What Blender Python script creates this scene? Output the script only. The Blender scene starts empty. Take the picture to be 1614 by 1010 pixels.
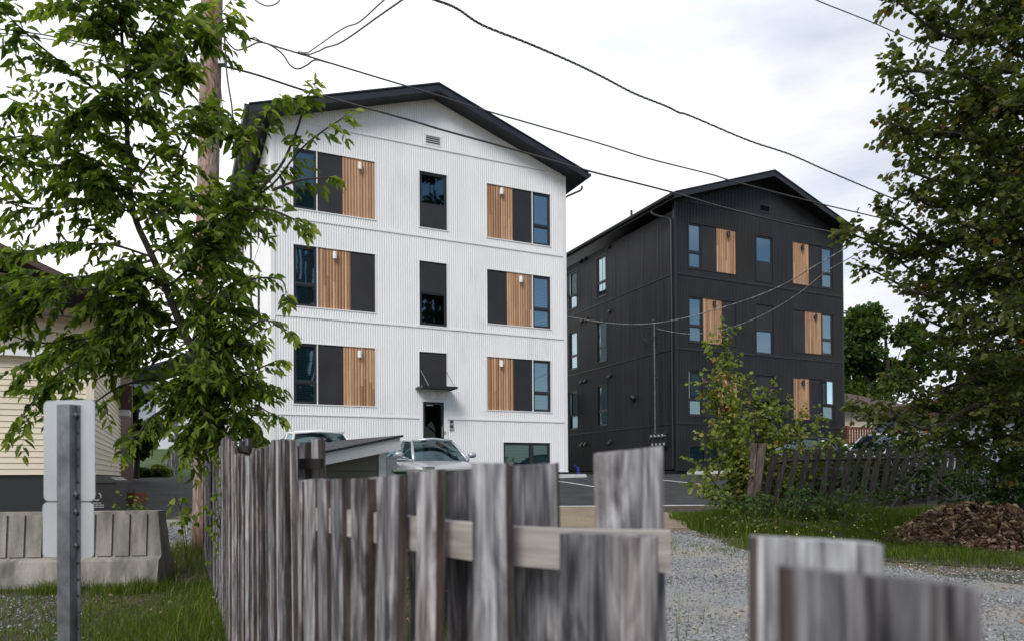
import bpy, math, random
import numpy as np
from mathutils import Vector, Matrix
R = math.radians
rng = random.Random(7)
nr = np.random.RandomState(11)
col = bpy.context.scene.collection
scn = bpy.context.scene

# ------------------------------------------------------------------ camera
F, CX, CY = 1120.42, 807.0, 739.11          # focal length and optical centre, in pixels of the 1614 px photograph
YAW, PIT, ROL = 0.4403889, 0.0085854, -0.0070068
EYE = np.array([0, 0, 1.55])
FW = np.array([math.sin(YAW)*math.cos(PIT), math.cos(YAW)*math.cos(PIT), math.sin(PIT)])
RT0 = np.array([math.cos(YAW), -math.sin(YAW), 0.0]); UP0 = np.cross(RT0, FW)
RT = RT0*math.cos(ROL)+UP0*math.sin(ROL); UP = -RT0*math.sin(ROL)+UP0*math.cos(ROL)
FH = np.array([math.sin(YAW), math.cos(YAW), 0.0])      # level forward
cd = bpy.data.cameras.new("camera"); co = bpy.data.objects.new("camera", cd); col.objects.link(co)
m = Matrix.Identity(4)
for i in range(3):
    m[i][0] = RT[i]; m[i][1] = UP[i]; m[i][2] = -FW[i]; m[i][3] = EYE[i]
co.matrix_world = m
cd.sensor_width = 36; cd.sensor_fit = 'HORIZONTAL'
cd.lens = F/1614*36; cd.shift_x = 0; cd.shift_y = (CY-505)/1614
cd.clip_start = 0.05; cd.clip_end = 3000
cd.dof.use_dof = True; cd.dof.focus_distance = 22; cd.dof.aperture_fstop = 3.3
scn.camera = co
scn.render.resolution_x = 1024; scn.render.resolution_y = 640

# ------------------------------------------------------------------ sky, sun, exposure
SUN_EL, SUN_AZ = R(42), R(222)               # azimuth from +Y towards +X
w = bpy.data.worlds.new("World"); scn.world = w; w.use_nodes = True
nt = w.node_tree; nt.nodes.clear()
def N(t, typ, **k):
    n = t.nodes.new(typ)
    for a, b in k.items(): setattr(n, a, b)
    return n
out = N(nt, 'ShaderNodeOutputWorld'); bg = N(nt, 'ShaderNodeBackground'); bg.inputs[1].default_value = 0.1
sky = N(nt, 'ShaderNodeTexSky'); sky.sky_type = 'NISHITA'; sky.sun_disc = False
sky.sun_elevation = SUN_EL; sky.sun_rotation = SUN_AZ; sky.air_density = 1; sky.dust_density = 0.6
tc = N(nt, 'ShaderNodeTexCoord')
mp = N(nt, 'ShaderNodeMapping'); mp.inputs['Scale'].default_value = (1, 1, 3.2)
nz = N(nt, 'ShaderNodeTexNoise'); nz.inputs['Scale'].default_value = 2.1; nz.inputs['Detail'].default_value = 7; nz.inputs['Roughness'].default_value = 0.52
nz2 = N(nt, 'ShaderNodeTexNoise'); nz2.inputs['Scale'].default_value = 3.4; nz2.inputs['Detail'].default_value = 6
L = nt.links.new
L(tc.outputs['Generated'], mp.inputs[0]); L(mp.outputs[0], nz.inputs[0]); L(mp.outputs[0], nz2.inputs[0])
# thick bright cloud ahead and to the left, broken cloud with blue gaps behind the camera and to the right
dt = N(nt, 'ShaderNodeVectorMath', operation='DOT_PRODUCT'); dt.inputs[1].default_value = (-0.10, 0.95, -0.1)
L(tc.outputs['Generated'], dt.inputs[0])
ma = N(nt, 'ShaderNodeMath', operation='MULTIPLY_ADD'); ma.inputs[1].default_value = 0.34; L(dt.outputs['Value'], ma.inputs[0]); L(nz.outputs['Fac'], ma.inputs[2])
cr = N(nt, 'ShaderNodeValToRGB'); cr.color_ramp.elements[0].position = 0.16; cr.color_ramp.elements[1].position = 0.58
L(ma.outputs[0], cr.inputs[0])
cc = N(nt, 'ShaderNodeValToRGB')
e = cc.color_ramp.elements; e[0].position = 0.36; e[0].color = (0.72, 0.765, 0.86, 1); e[1].position = 0.60; e[1].color = (0.98, 0.98, 1.0, 1)
L(nz2.outputs['Fac'], cc.inputs[0])
# brightness of the cloud layer: brighter towards the veiled light on the left
mr = N(nt, 'ShaderNodeMapRange'); mr.inputs[1].default_value = 0.1; mr.inputs[2].default_value = 0.95; mr.inputs[3].default_value = 7.9; mr.inputs[4].default_value = 12.5
dt2 = N(nt, 'ShaderNodeVectorMath', operation='DOT_PRODUCT'); dt2.inputs[1].default_value = (-0.45, 0.89, 0.05)
L(tc.outputs['Generated'], dt2.inputs[0]); L(dt2.outputs['Value'], mr.inputs[0])
lift = N(nt, 'ShaderNodeMix', data_type='RGBA'); lift.inputs[7].default_value = (1, 1, 1, 1)
mr2 = N(nt, 'ShaderNodeMapRange'); mr2.inputs[1].default_value = 0.55; mr2.inputs[2].default_value = 1.0
L(dt2.outputs['Value'], mr2.inputs[0]); L(mr2.outputs[0], lift.inputs[0]); L(cc.outputs[0], lift.inputs[6])
vm = N(nt, 'ShaderNodeVectorMath', operation='SCALE'); L(lift.outputs[2], vm.inputs[0]); L(mr.outputs[0], vm.inputs['Scale'])
mx = N(nt, 'ShaderNodeMix', data_type='RGBA')
L(cr.outputs[0], mx.inputs[0]); L(sky.outputs[0], mx.inputs[6]); L(vm.outputs[0], mx.inputs[7])
L(mx.outputs[2], bg.inputs[0]); L(bg.outputs[0], out.inputs[0])

sl = bpy.data.lights.new("sun", 'SUN'); so = bpy.data.objects.new("sun", sl); col.objects.link(so)
sl.energy = 1.9; sl.angle = R(24); sl.color = (1, 0.96, 0.9)
sd = Vector((math.sin(SUN_AZ)*math.cos(SUN_EL), math.cos(SUN_AZ)*math.cos(SUN_EL), math.sin(SUN_EL)))
so.rotation_euler = sd.to_track_quat('Z', 'Y').to_euler(); so.location = (0, 0, 60)
scn.view_settings.view_transform = 'Standard'; scn.view_settings.look = 'None'
scn.view_settings.exposure = 0.40; scn.view_settings.gamma = 1
scn.render.engine = 'CYCLES'

# ------------------------------------------------------------------ geometry helpers
def ray(x, y): return FW+(x-CX)/F*RT+(CY-y)/F*UP
def at(x, y, v): return EYE+ray(x, y)*v                      # a point seen at photo pixel x, y, v metres ahead
def lv(l, v, z=0.0): return np.array([FH[0]*v+RT0[0]*l, FH[1]*v+RT0[1]*l, z])
def lvof(P): return float(P[0]*RT0[0]+P[1]*RT0[1]), float(P[0]*FH[0]+P[1]*FH[1])
GV = [(-400, -1.6), (0, -1.5), (5, -1.32), (8, -1.2), (11, -1.02), (14, -0.85), (17, -0.66), (20, -0.42), (22, -0.26), (24, -0.12), (26, -0.02), (30, 0.02), (3000, 0.02)]
GX = [a for a, b in GV]; GY = [b for a, b in GV]
def g(v): return float(np.interp(v, GX, GY))+1.55            # ground height at depth v
def gp(P): return g(lvof(P)[1])

class MB:
    def __init__(s): s.v = []; s.f = []; s.mi = []; s.m = 0
    def add(s, vs, fs):
        b = len(s.v); s.v += [tuple(float(c) for c in q) for q in vs]
        for q in fs: s.f.append(tuple(b+i for i in q)); s.mi.append(s.m)
    def box(s, a, b, M=None, ch=0.0):
        x0, y0, z0 = [min(p, q) for p, q in zip(a, b)]; x1, y1, z1 = [max(p, q) for p, q in zip(a, b)]
        vs = [(x0,y0,z0),(x1,y0,z0),(x1,y1,z0),(x0,y1,z0),(x0,y0,z1),(x1,y0,z1),(x1,y1,z1),(x0,y1,z1)]
        if M is not None: vs = [M @ Vector(q) for q in vs]
        s.add(vs, [(0,3,2,1),(4,5,6,7),(0,1,5,4),(1,2,6,5),(2,3,7,6),(3,0,4,7)])
    def tube(s, pts, r, n=6, cap=True):
        pts = [Vector([float(c) for c in p]) for p in pts]; k = len(pts)
        rs = r if isinstance(r, (list, tuple)) else [r]*k
        rings = []; pn = None
        for i, p in enumerate(pts):
            t = (pts[min(i+1, k-1)]-pts[max(i-1, 0)])
            if t.length < 1e-9: t = Vector((0, 0, 1))
            t.normalize()
            if pn is None:
                a = Vector((0, 0, 1)) if abs(t.z) < 0.9 else Vector((1, 0, 0)); pn = t.cross(a).normalized()
            else:
                pn = pn-t*pn.dot(t); pn = pn.normalized() if pn.length > 1e-6 else t.orthogonal().normalized()
            bn = t.cross(pn)
            rings.append([p+(pn*math.cos(2*math.pi*j/n)+bn*math.sin(2*math.pi*j/n))*rs[i] for j in range(n)])
        vs = [q for rg in rings for q in rg]
        fs = [(i*n+j, i*n+(j+1) % n, (i+1)*n+(j+1) % n, (i+1)*n+j) for i in range(k-1) for j in range(n)]
        if cap: fs += [tuple(range(n))[::-1], tuple((k-1)*n+j for j in range(n))]
        s.add(vs, fs)
    def prism(s, poly, a, b):            # poly: list of (x,z); extruded in y from a to b
        n = len(poly); vs = [(x, a, z) for x, z in poly]+[(x, b, z) for x, z in poly]
        s.add(vs, [tuple(range(n)), tuple(range(n, 2*n))[::-1]]+[(j, j+n, (j+1) % n+n, (j+1) % n) for j in range(n)])
    def build(s, name, mat, parent=None, smooth=False, loc=None, rz=None):
        me = bpy.data.meshes.new(name); me.from_pydata(s.v, [], s.f); me.update()
        mats = mat if isinstance(mat, (list, tuple)) else [mat]
        for q in mats: me.materials.append(q)
        if len(mats) > 1: me.polygons.foreach_set('material_index', s.mi)
        if smooth: me.polygons.foreach_set('use_smooth', [True]*len(me.polygons))
        o = bpy.data.objects.new(name, me); col.objects.link(o)
        if parent: o.parent = parent
        if loc is not None: o.location = loc
        if rz is not None: o.rotation_euler.z = rz
        return o

def npmesh(name, V, Fq, mat, parent=None, rnd=None, smooth=False):   # arrays to mesh, faces all of the same size
    me = bpy.data.meshes.new(name); k = Fq.shape[1]
    me.vertices.add(len(V)); me.vertices.foreach_set('co', V.astype(np.float32).ravel())
    me.loops.add(Fq.size); me.loops.foreach_set('vertex_index', Fq.astype(np.int32).ravel())
    me.polygons.add(len(Fq)); me.polygons.foreach_set('loop_start', np.arange(0, Fq.size, k, dtype=np.int32))
    me.polygons.foreach_set('loop_total', np.full(len(Fq), k, dtype=np.int32))
    if smooth: me.polygons.foreach_set('use_smooth', np.ones(len(Fq), dtype=bool))
    me.update(calc_edges=True)
    if rnd is not None:
        a = me.attributes.new('rnd', 'FLOAT', 'POINT'); a.data.foreach_set('value', rnd.astype(np.float32))
    me.materials.append(mat)
    o = bpy.data.objects.new(name, me); col.objects.link(o)
    if parent: o.parent = parent
    return o

def tag(o, label=None, cat=None, group=None, kind=None):
    if label: o['label'] = label
    if cat: o['category'] = cat
    if group: o['group'] = group
    if kind: o['kind'] = kind
    return o
def thing(name, label, cat, loc=(0, 0, 0), rz=0, group=None):
    o = bpy.data.objects.new(name, None); col.objects.link(o); o.empty_display_size = 0.1
    o.location = [float(c) for c in loc]; o.rotation_euler.z = rz
    return tag(o, label, cat, group)
def local(o):                                    # world points into the thing's space
    M = (Matrix.Translation(o.location) @ Matrix.Rotation(o.rotation_euler.z, 4, 'Z')).inverted()
    return lambda P: M @ Vector([float(c) for c in P])

# ------------------------------------------------------------------ materials
def mat(name, c1, c2=None, rough=0.6, metal=0.0, scale=(8, 8, 8), detail=4, bump=0.0, bscale=None, spec=0.5, coat=0.0,
        lo=0.35, hi=0.65, c3=None, s3=(1, 1, 1), f3=(0.5, 0.62), obr=0.0, rvar=0.0, world=False):
    m = bpy.data.materials.new(name); m.use_nodes = True; t = m.node_tree; b = t.nodes['Principled BSDF']
    b.inputs['Roughness'].default_value = rough; b.inputs['Metallic'].default_value = metal
    b.inputs['Specular IOR Level'].default_value = spec; b.inputs['Coat Weight'].default_value = coat
    L = t.links.new
    tc = N(t, 'ShaderNodeTexCoord'); src = tc.outputs['Object']
    oi = N(t, 'ShaderNodeObjectInfo')
    off = N(t, 'ShaderNodeVectorMath', operation='SCALE'); off.inputs[0].default_value = (17, 31, 23); L(oi.outputs['Random'], off.inputs['Scale'])
    ad = N(t, 'ShaderNodeVectorMath', operation='ADD'); L(src, ad.inputs[0])
    if obr > 0: L(off.outputs[0], ad.inputs[1])
    src = ad.outputs[0]
    def noise(sc, det, seed=0):
        mp = N(t, 'ShaderNodeMapping'); mp.inputs['Scale'].default_value = sc; mp.inputs['Location'].default_value = (seed, seed*.7, seed*1.3)
        L(src, mp.inputs[0]); nz = N(t, 'ShaderNodeTexNoise'); nz.inputs['Scale'].default_value = 1; nz.inputs['Detail'].default_value = det
        nz.inputs['Roughness'].default_value = 0.6
        L(mp.outputs[0], nz.inputs[0]); return nz.outputs['Fac']
    c2 = c2 or c1
    rp = N(t, 'ShaderNodeValToRGB'); rp.color_ramp.elements[0].position = lo; rp.color_ramp.elements[1].position = hi
    rp.color_ramp.elements[0].color = (*c1, 1); rp.color_ramp.elements[1].color = (*c2, 1)
    f = noise(scale, detail); L(f, rp.inputs[0]); c = rp.outputs[0]
    if c3:
        rr = N(t, 'ShaderNodeMapRange'); rr.inputs[1].default_value = f3[0]; rr.inputs[2].default_value = f3[1]; L(noise(s3, 5, 5.3), rr.inputs[0])
        mm = N(t, 'ShaderNodeMix', data_type='RGBA'); L(rr.outputs[0], mm.inputs[0]); L(c, mm.inputs[6]); mm.inputs[7].default_value = (*c3, 1); c = mm.outputs[2]
    if obr > 0:
        mr = N(t, 'ShaderNodeMapRange'); mr.inputs[3].default_value = 1-obr; mr.inputs[4].default_value = 1+obr; L(oi.outputs['Random'], mr.inputs[0])
        sc = N(t, 'ShaderNodeVectorMath', operation='SCALE'); L(c, sc.inputs[0]); L(mr.outputs[0], sc.inputs['Scale']); c = sc.outputs[0]
    L(c, b.inputs['Base Color'])
    if rvar:
        mr = N(t, 'ShaderNodeMapRange'); mr.inputs[3].default_value = rough-rvar; mr.inputs[4].default_value = rough+rvar; L(f, mr.inputs[0]); L(mr.outputs[0], b.inputs['Roughness'])
    if bump:
        bp = N(t, 'ShaderNodeBump'); bp.inputs['Strength'].default_value = 1; bp.inputs['Distance'].default_value = bump
        L(noise(bscale or scale, 5, 2.1), bp.inputs['Height']); L(bp.outputs[0], b.inputs['Normal'])
    return m

def leafmat(name, cols, trans=0.35, rough=0.45, spec=0.4):
    m = bpy.data.materials.new(name); m.use_nodes = True; t = m.node_tree; b = t.nodes['Principled BSDF']; L = t.links.new
    a = N(t, 'ShaderNodeAttribute'); a.attribute_name = 'rnd'
    rp = N(t, 'ShaderNodeValToRGB'); el = rp.color_ramp.elements
    while len(el) < len(cols): el.new(0.5)
    for i, (p, c) in enumerate(cols): el[i].position = p; el[i].color = (*c, 1)
    L(a.outputs['Fac'], rp.inputs[0]); L(rp.outputs[0], b.inputs['Base Color'])
    b.inputs['Roughness'].default_value = rough; b.inputs['Specular IOR Level'].default_value = spec
    tr = N(t, 'ShaderNodeBsdfTranslucent'); mx = N(t, 'ShaderNodeMixShader'); mx.inputs[0].default_value = trans
    sc = N(t, 'ShaderNodeMix', data_type='RGBA', blend_type='MULTIPLY'); sc.inputs[0].default_value = 1; sc.inputs[7].default_value = (1.5, 1.7, 0.55, 1)
    L(rp.outputs[0], sc.inputs[6]); L(sc.outputs[2], tr.inputs[0])
    o = t.nodes['Material Output']; L(b.outputs[0], mx.inputs[1]); L(tr.outputs[0], mx.inputs[2]); L(mx.outputs[0], o.inputs[0])
    return m

def glassmat(name, tint=(0.55, 0.75, 0.9), refl=0.3, rough=0.02, dark=0.8):
    # coated double glazing: a clear tinted pane with a mirror-like reflection
    m = bpy.data.materials.new(name); m.use_nodes = True; t = m.node_tree; L = t.links.new
    for n in list(t.nodes): t.nodes.remove(n)
    o = N(t, 'ShaderNodeOutputMaterial'); tr = N(t, 'ShaderNodeBsdfTransparent'); tr.inputs[0].default_value = (tint[0]*dark, tint[1]*dark, tint[2]*dark, 1)
    gl = N(t, 'ShaderNodeBsdfGlossy'); gl.inputs[0].default_value = (*[min(1, c*1.15) for c in tint], 1); gl.inputs['Roughness'].default_value = rough
    tc = N(t, 'ShaderNodeTexCoord'); nz = N(t, 'ShaderNodeTexNoise'); nz.inputs['Scale'].default_value = 1.6; nz.inputs['Detail'].default_value = 1
    bp = N(t, 'ShaderNodeBump'); bp.inputs['Distance'].default_value = 0.0012; bp.inputs['Strength'].default_value = 1
    L(tc.outputs['Object'], nz.inputs[0]); L(nz.outputs['Fac'], bp.inputs['Height']); L(bp.outputs[0], gl.inputs['Normal'])
    fr = N(t, 'ShaderNodeFresnel'); fr.inputs[0].default_value = 1.5
    mr = N(t, 'ShaderNodeMapRange'); mr.inputs[1].default_value = 0.04; mr.inputs[2].default_value = 0.8; mr.inputs[3].default_value = refl; mr.inputs[4].default_value = 0.98
    L(fr.outputs[0], mr.inputs[0]); mx = N(t, 'ShaderNodeMixShader'); L(mr.outputs[0], mx.inputs[0]); L(tr.outputs[0], mx.inputs[1]); L(gl.outputs[0], mx.inputs[2])
    L(mx.outputs[0], o.inputs[0]); return m

MT = {}
MT['white_steel'] = mat('white_steel', (0.80, 0.805, 0.80), (0.84, 0.845, 0.84), rough=0.45, scale=(1.3, 1.3, 0.5), rvar=0.05, c3=(0.68, 0.67, 0.65), s3=(1.2, 1.2, .35), f3=(.58, .85))
MT['white_trim'] = mat('white_trim', (0.78, 0.785, 0.78), rough=0.4)
MT['black_steel'] = mat('black_steel', (0.0145, 0.0145, 0.0155), (0.023, 0.023, 0.0245), rough=0.42, scale=(1.1, 1.1, 0.35), rvar=0.05, spec=0.45)
MT['black_steel_side'] = mat('black_steel_side', (0.006, 0.0065, 0.0075), (0.024, 0.025, 0.028), rough=0.48, scale=(1, 9, 0.22), detail=5, lo=.34, hi=.66, rvar=0.10, spec=0.35)  # side wall: vertical sheen streaks and a darker tone painted into the colour
MT['black_trim'] = mat('black_trim', (0.016, 0.0165, 0.018), rough=0.45)
MT['roof_dark'] = mat('roof_dark', (0.010, 0.013, 0.020), (0.016, 0.019, 0.027), rough=0.5, scale=(5, 5, 5))
MT['roof_brown'] = mat('roof_shingle', (0.05, 0.035, 0.03), (0.11, 0.075, 0.065), rough=0.9, scale=(5, 30, 30), bump=0.01)
MT['panel'] = mat('panel_dark', (0.021, 0.020, 0.023), (0.030, 0.029, 0.033), rough=0.6, scale=(1.2, 1.2, 1.0), spec=0.35)
MT['frame'] = mat('frame_dark', (0.022, 0.023, 0.026), rough=0.35)
MT['white_frame'] = mat('frame_white', (0.75, 0.75, 0.75), rough=0.35)
MT['interior'] = mat('interior_dark', (0.016, 0.018, 0.018), (0.03, 0.035, 0.035), rough=0.9, scale=(1, 1, 1))
MT['blind'] = mat('blind_slats', (0.40, 0.50, 0.50), (0.5, 0.6, 0.6), rough=0.7, scale=(1, 1, 2))
MT['glass'] = glassmat('window_glass', (0.62, 0.80, 0.95), refl=0.34)
MT['glass_door'] = glassmat('door_glass', (0.5, 0.55, 0.55), refl=0.05, dark=.5)
MT['glass_dim'] = glassmat('window_glass_dim', (0.50, 0.72, 0.80), refl=0.17, dark=.75)
MT['car_glass'] = glassmat('car_glass', (0.45, 0.6, 0.65), refl=0.16, dark=0.45)
MT['lamp_white'] = mat('lamp_white', (0.8, 0.8, 0.78), rough=0.4)
MT['steel'] = mat('galvanised_steel', (0.12, 0.13, 0.14), (0.28, 0.30, 0.32), rough=0.42, metal=0.75, scale=(14, 14, 9), rvar=0.1, lo=0.3, hi=0.7)
MT['sign_back'] = mat('sign_back', (0.42, 0.44, 0.46), (0.52, 0.54, 0.56), rough=0.35, metal=0.35, scale=(5, 5, 2), rvar=0.08)
MT['chrome'] = mat('brushed_metal', (0.6, 0.6, 0.6), rough=0.25, metal=1)
MT['cable'] = mat('cable', (0.035, 0.035, 0.038), (0.06, 0.06, 0.062), rough=0.5, scale=(20, 20, 20))
MT['cable_alu'] = mat('cable_twist', (0.10, 0.10, 0.10), (0.30, 0.30, 0.30), rough=0.45, scale=(9, 9, 9), lo=0.45, hi=0.55)
MT['tyre'] = mat('tyre', (0.02, 0.02, 0.02), rough=0.8)
MT['concrete'] = mat('concrete', (0.15, 0.138, 0.12), (0.34, 0.315, 0.28), rough=0.9, scale=(7, 7, 1.6), detail=7, bump=0.006, bscale=(30, 30, 30), c3=(0.07, 0.062, 0.052), s3=(3, 3, 1.2), f3=(0.50, 0.74))
MT['concrete_white'] = mat('kerb_concrete', (0.5, 0.5, 0.48), (0.62, 0.62, 0.6), rough=0.85, scale=(4, 4, 4))
MT['old_wood'] = mat('weathered_wood', (0.045, 0.040, 0.043), (0.30, 0.285, 0.295), rough=0.85, scale=(60, 60, 2.2), detail=8, bump=0.002, bscale=(90, 90, 3), lo=0.36, hi=0.64,
                     c3=(0.13, 0.095, 0.080), s3=(16, 16, 0.9), f3=(0.48, 0.68), obr=0.38)
MT['old_wood_dark'] = mat('dark_weathered_wood', (0.012, 0.011, 0.010), (0.040, 0.037, 0.034), rough=0.9, scale=(40, 40, 2), detail=7, bump=0.002, bscale=(90, 90, 3), obr=0.3)
MT['old_wood_brown_shade'] = mat('brown_shade_wood', (0.06, 0.05, 0.045), (0.16, 0.12, 0.10), rough=0.9, scale=(40, 40, 2), obr=0.2)  # browner wood, darkened to carry the shade on board edges
MT['rail'] = mat('rail_wood', (0.26, 0.235, 0.22), (0.46, 0.43, 0.40), rough=0.85, scale=(3, 3, 40), detail=6, bump=0.001, obr=0.1)
MT['bark'] = mat('bark', (0.025, 0.018, 0.016), (0.06, 0.045, 0.04), rough=0.9, scale=(20, 20, 5), bump=0.004)
MT['cream'] = mat('cream_siding', (0.66, 0.58, 0.44), (0.74, 0.66, 0.51), rough=0.6, scale=(0.5, 0.5, 1.2), c3=(0.45, 0.38, 0.30), s3=(0.8, 0.8, 3), f3=(0.62, 0.9))
MT['white_siding'] = mat('white_siding', (0.62, 0.65, 0.70), (0.72, 0.75, 0.8), rough=0.6, scale=(0.6, 0.6, 2))
MT['grey_siding'] = mat('grey_siding', (0.33, 0.36, 0.42), (0.4, 0.43, 0.49), rough=0.7, scale=(0.6, 0.6, 2))
MT['maroon'] = mat('maroon_wall', (0.060, 0.022, 0.020), (0.095, 0.035, 0.03), rough=0.8, scale=(2, 2, 1))
MT['yellow'] = mat('yellow_wall', (0.55, 0.36, 0.08), rough=0.8)
MT['red_wood'] = mat('red_stained_wood', (0.10, 0.028, 0.022), (0.18, 0.05, 0.04), rough=0.8, scale=(10, 10, 2))
MT['olive'] = mat('shed_siding', (0.115, 0.11, 0.085), (0.15, 0.142, 0.11), rough=0.8, scale=(1, 1, 4))
MT['shed_trim'] = mat('shed_trim', (0.55, 0.57, 0.56), (0.68, 0.69, 0.68), rough=0.7, scale=(2, 2, 14))
MT['box_grey'] = mat('box_grey', (0.42, 0.45, 0.45), rough=0.5)
MT['black_plastic'] = mat('black_plastic', (0.015, 0.015, 0.017), (0.025, 0.025, 0.027), rough=0.45, scale=(5, 5, 5))
MT['mark'] = mat('stamped_mark', (0.42, 0.42, 0.42), rough=0.7)
MT['green_paint'] = mat('green_tray', (0.008, 0.04, 0.018), (0.012, 0.055, 0.025), rough=0.45)
MT['blue_plastic'] = mat('blue_plastic', (0.015, 0.03, 0.22), rough=0.4)
MT['silver_paint'] = mat('silver_paint', (0.50, 0.515, 0.54), rough=0.28, metal=0.45, coat=0.6)
MT['white_paint'] = mat('white_paint', (0.78, 0.78, 0.78), rough=0.3, coat=0.6)
MT['orange'] = mat('rusty_orange', (0.35, 0.13, 0.04), (0.2, 0.08, 0.03), rough=0.8)
MT['asphalt'] = mat('asphalt', (0.020, 0.021, 0.024), (0.040, 0.041, 0.045), rough=0.85, scale=(2, 2, 2), bump=0.002, bscale=(60, 60, 60), c3=(0.06, 0.06, 0.062), s3=(0.5, 1.6, 1), f3=(0.55, 0.75))
MT['line'] = mat('line_paint', (0.66, 0.66, 0.66), (0.74, 0.74, 0.74), rough=0.7, scale=(6, 6, 6))
MT['gravel'] = mat('gravel', (0.12, 0.125, 0.13), (0.34, 0.345, 0.35), rough=0.95, scale=(48, 48, 48), detail=6, bump=0.018, bscale=(38, 38, 38), lo=0.38, hi=0.62, c3=(0.34, 0.31, 0.26), s3=(0.8, 1.6, 0.9), f3=(0.46, 0.74))
MT['dirt'] = mat('dirt', (0.10, 0.075, 0.05), (0.22, 0.17, 0.115), rough=0.95, scale=(30, 30, 30), detail=6, bump=0.015, bscale=(30, 30, 30), c3=(0.05, 0.06, 0.03), s3=(1.3, 1.3, 1.3), f3=(0.48, 0.6))
MT['sand'] = mat('sandy_gravel', (0.17, 0.135, 0.09), (0.33, 0.265, 0.18), rough=0.95, scale=(34, 34, 34), detail=6, bump=0.012, bscale=(34, 34, 34), c3=(0.17, 0.135, 0.10), s3=(1.1, 1.1, 1), f3=(0.42, 0.7))
MT['soil'] = mat('dark_soil', (0.022, 0.020, 0.010), (0.075, 0.062, 0.036), rough=0.95, scale=(9, 9, 9), bump=0.02, bscale=(14, 14, 14), c3=(0.075, 0.055, 0.035), s3=(1.2, 1.2, 1), f3=(0.55, 0.68))
MT['lawn'] = mat('lawn', (0.020, 0.045, 0.010), (0.055, 0.105, 0.022), rough=0.9, scale=(4, 4, 4), detail=8, bump=0.05, bscale=(9, 9, 9))
MT['stone'] = mat('stone', (0.10, 0.10, 0.11), (0.36, 0.36, 0.37), rough=0.9, scale=(3, 3, 3), lo=0.3, hi=0.7)

def timber(name, ramp, warm, obr, knots=True, rough=.85):
    """weathered sawn board: long grain streaks, darker warm patches, scattered knots, one tone per board"""
    m = bpy.data.materials.new(name); m.use_nodes = True; t = m.node_tree; b = t.nodes['Principled BSDF']; L = t.links.new
    b.inputs['Roughness'].default_value = rough; b.inputs['Specular IOR Level'].default_value = .25
    tc = N(t, 'ShaderNodeTexCoord'); oi = N(t, 'ShaderNodeObjectInfo')
    off = N(t, 'ShaderNodeVectorMath', operation='SCALE'); off.inputs[0].default_value = (17, 31, 23); L(oi.outputs['Random'], off.inputs['Scale'])
    ad = N(t, 'ShaderNodeVectorMath', operation='ADD'); L(tc.outputs['Object'], ad.inputs[0]); L(off.outputs[0], ad.inputs[1])
    def nz(sc, det, dist=0):
        mp = N(t, 'ShaderNodeMapping'); mp.inputs['Scale'].default_value = sc; L(ad.outputs[0], mp.inputs[0])
        n = N(t, 'ShaderNodeTexNoise'); n.inputs['Scale'].default_value = 1; n.inputs['Detail'].default_value = det; n.inputs['Distortion'].default_value = dist; L(mp.outputs[0], n.inputs[0]); return n.outputs['Fac']
    def math_(op, a, b_, c=None):
        n = N(t, 'ShaderNodeMath', operation=op)
        for i_, q in enumerate((a, b_, c)):
            if q is None: continue
            if isinstance(q, (int, float)): n.inputs[i_].default_value = q
            else: L(q, n.inputs[i_])
        return n.outputs[0]
    broad = nz((14, 14, 3.2), 5, 1.8); fine = nz((150, 150, 4.0), 6)
    f = math_('ADD', math_('MULTIPLY', broad, .56), math_('MULTIPLY', fine, .38))
    tone = math_('MULTIPLY_ADD', oi.outputs['Random'], obr, -obr/2); f = math_('ADD', f, tone)
    vm = N(t, 'ShaderNodeMapping'); vm.inputs['Scale'].default_value = (7, 7, 2.4); L(ad.outputs[0], vm.inputs[0])
    vo = N(t, 'ShaderNodeTexVoronoi'); vo.inputs['Scale'].default_value = 1; L(vm.outputs[0], vo.inputs[0])
    rp = N(t, 'ShaderNodeValToRGB'); el = rp.color_ramp.elements
    while len(el) < len(ramp): el.new(.5)
    for i_, (p, c) in enumerate(ramp): el[i_].position = p; el[i_].color = (*c, 1)
    L(f, rp.inputs[0]); c = rp.outputs[0]
    w_ = N(t, 'ShaderNodeMapRange'); w_.inputs[1].default_value = .48; w_.inputs[2].default_value = .66; L(nz((8, 8, .7), 3), w_.inputs[0])
    mm = N(t, 'ShaderNodeMix', data_type='RGBA', blend_type='MULTIPLY'); L(w_.outputs[0], mm.inputs[0]); L(c, mm.inputs[6]); mm.inputs[7].default_value = (*warm, 1); c = mm.outputs[2]
    if knots:
        k = N(t, 'ShaderNodeMapRange'); k.inputs[1].default_value = .06; k.inputs[2].default_value = .19; k.inputs[3].default_value = .22; k.inputs[4].default_value = 1.0; L(vo.outputs['Distance'], k.inputs[0])
        sc = N(t, 'ShaderNodeVectorMath', operation='SCALE'); L(c, sc.inputs[0]); L(k.outputs[0], sc.inputs['Scale']); c = sc.outputs[0]
    L(c, b.inputs['Base Color'])
    bp = N(t, 'ShaderNodeBump'); bp.inputs['Distance'].default_value = .003; bp.inputs['Strength'].default_value = 1; L(f, bp.inputs['Height']); L(bp.outputs[0], b.inputs['Normal'])
    return m
MT['old_wood'] = timber('weathered_timber', [(.30, (.018, .017, .019)), (.40, (.070, .068, .073)), (.485, (.165, .162, .173)), (.575, (.33, .328, .342)), (.68, (.53, .53, .545))], (1.0, .90, .85), .20)
MT['old_wood_dark'] = timber('dark_timber', [(.30, (.008, .008, .008)), (.5, (.030, .029, .027)), (.72, (.085, .08, .074))], (1, .85, .75), .12)  # dark wood; tree shade over the leaning fence is put into this colour
MT['pole'] = timber('pole_timber', [(.3, (.07, .04, .03)), (.42, (.22, .16, .13)), (.52, (.38, .31, .28)), (.7, (.52, .45, .42))], (1, .72, .56), 0)
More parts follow.
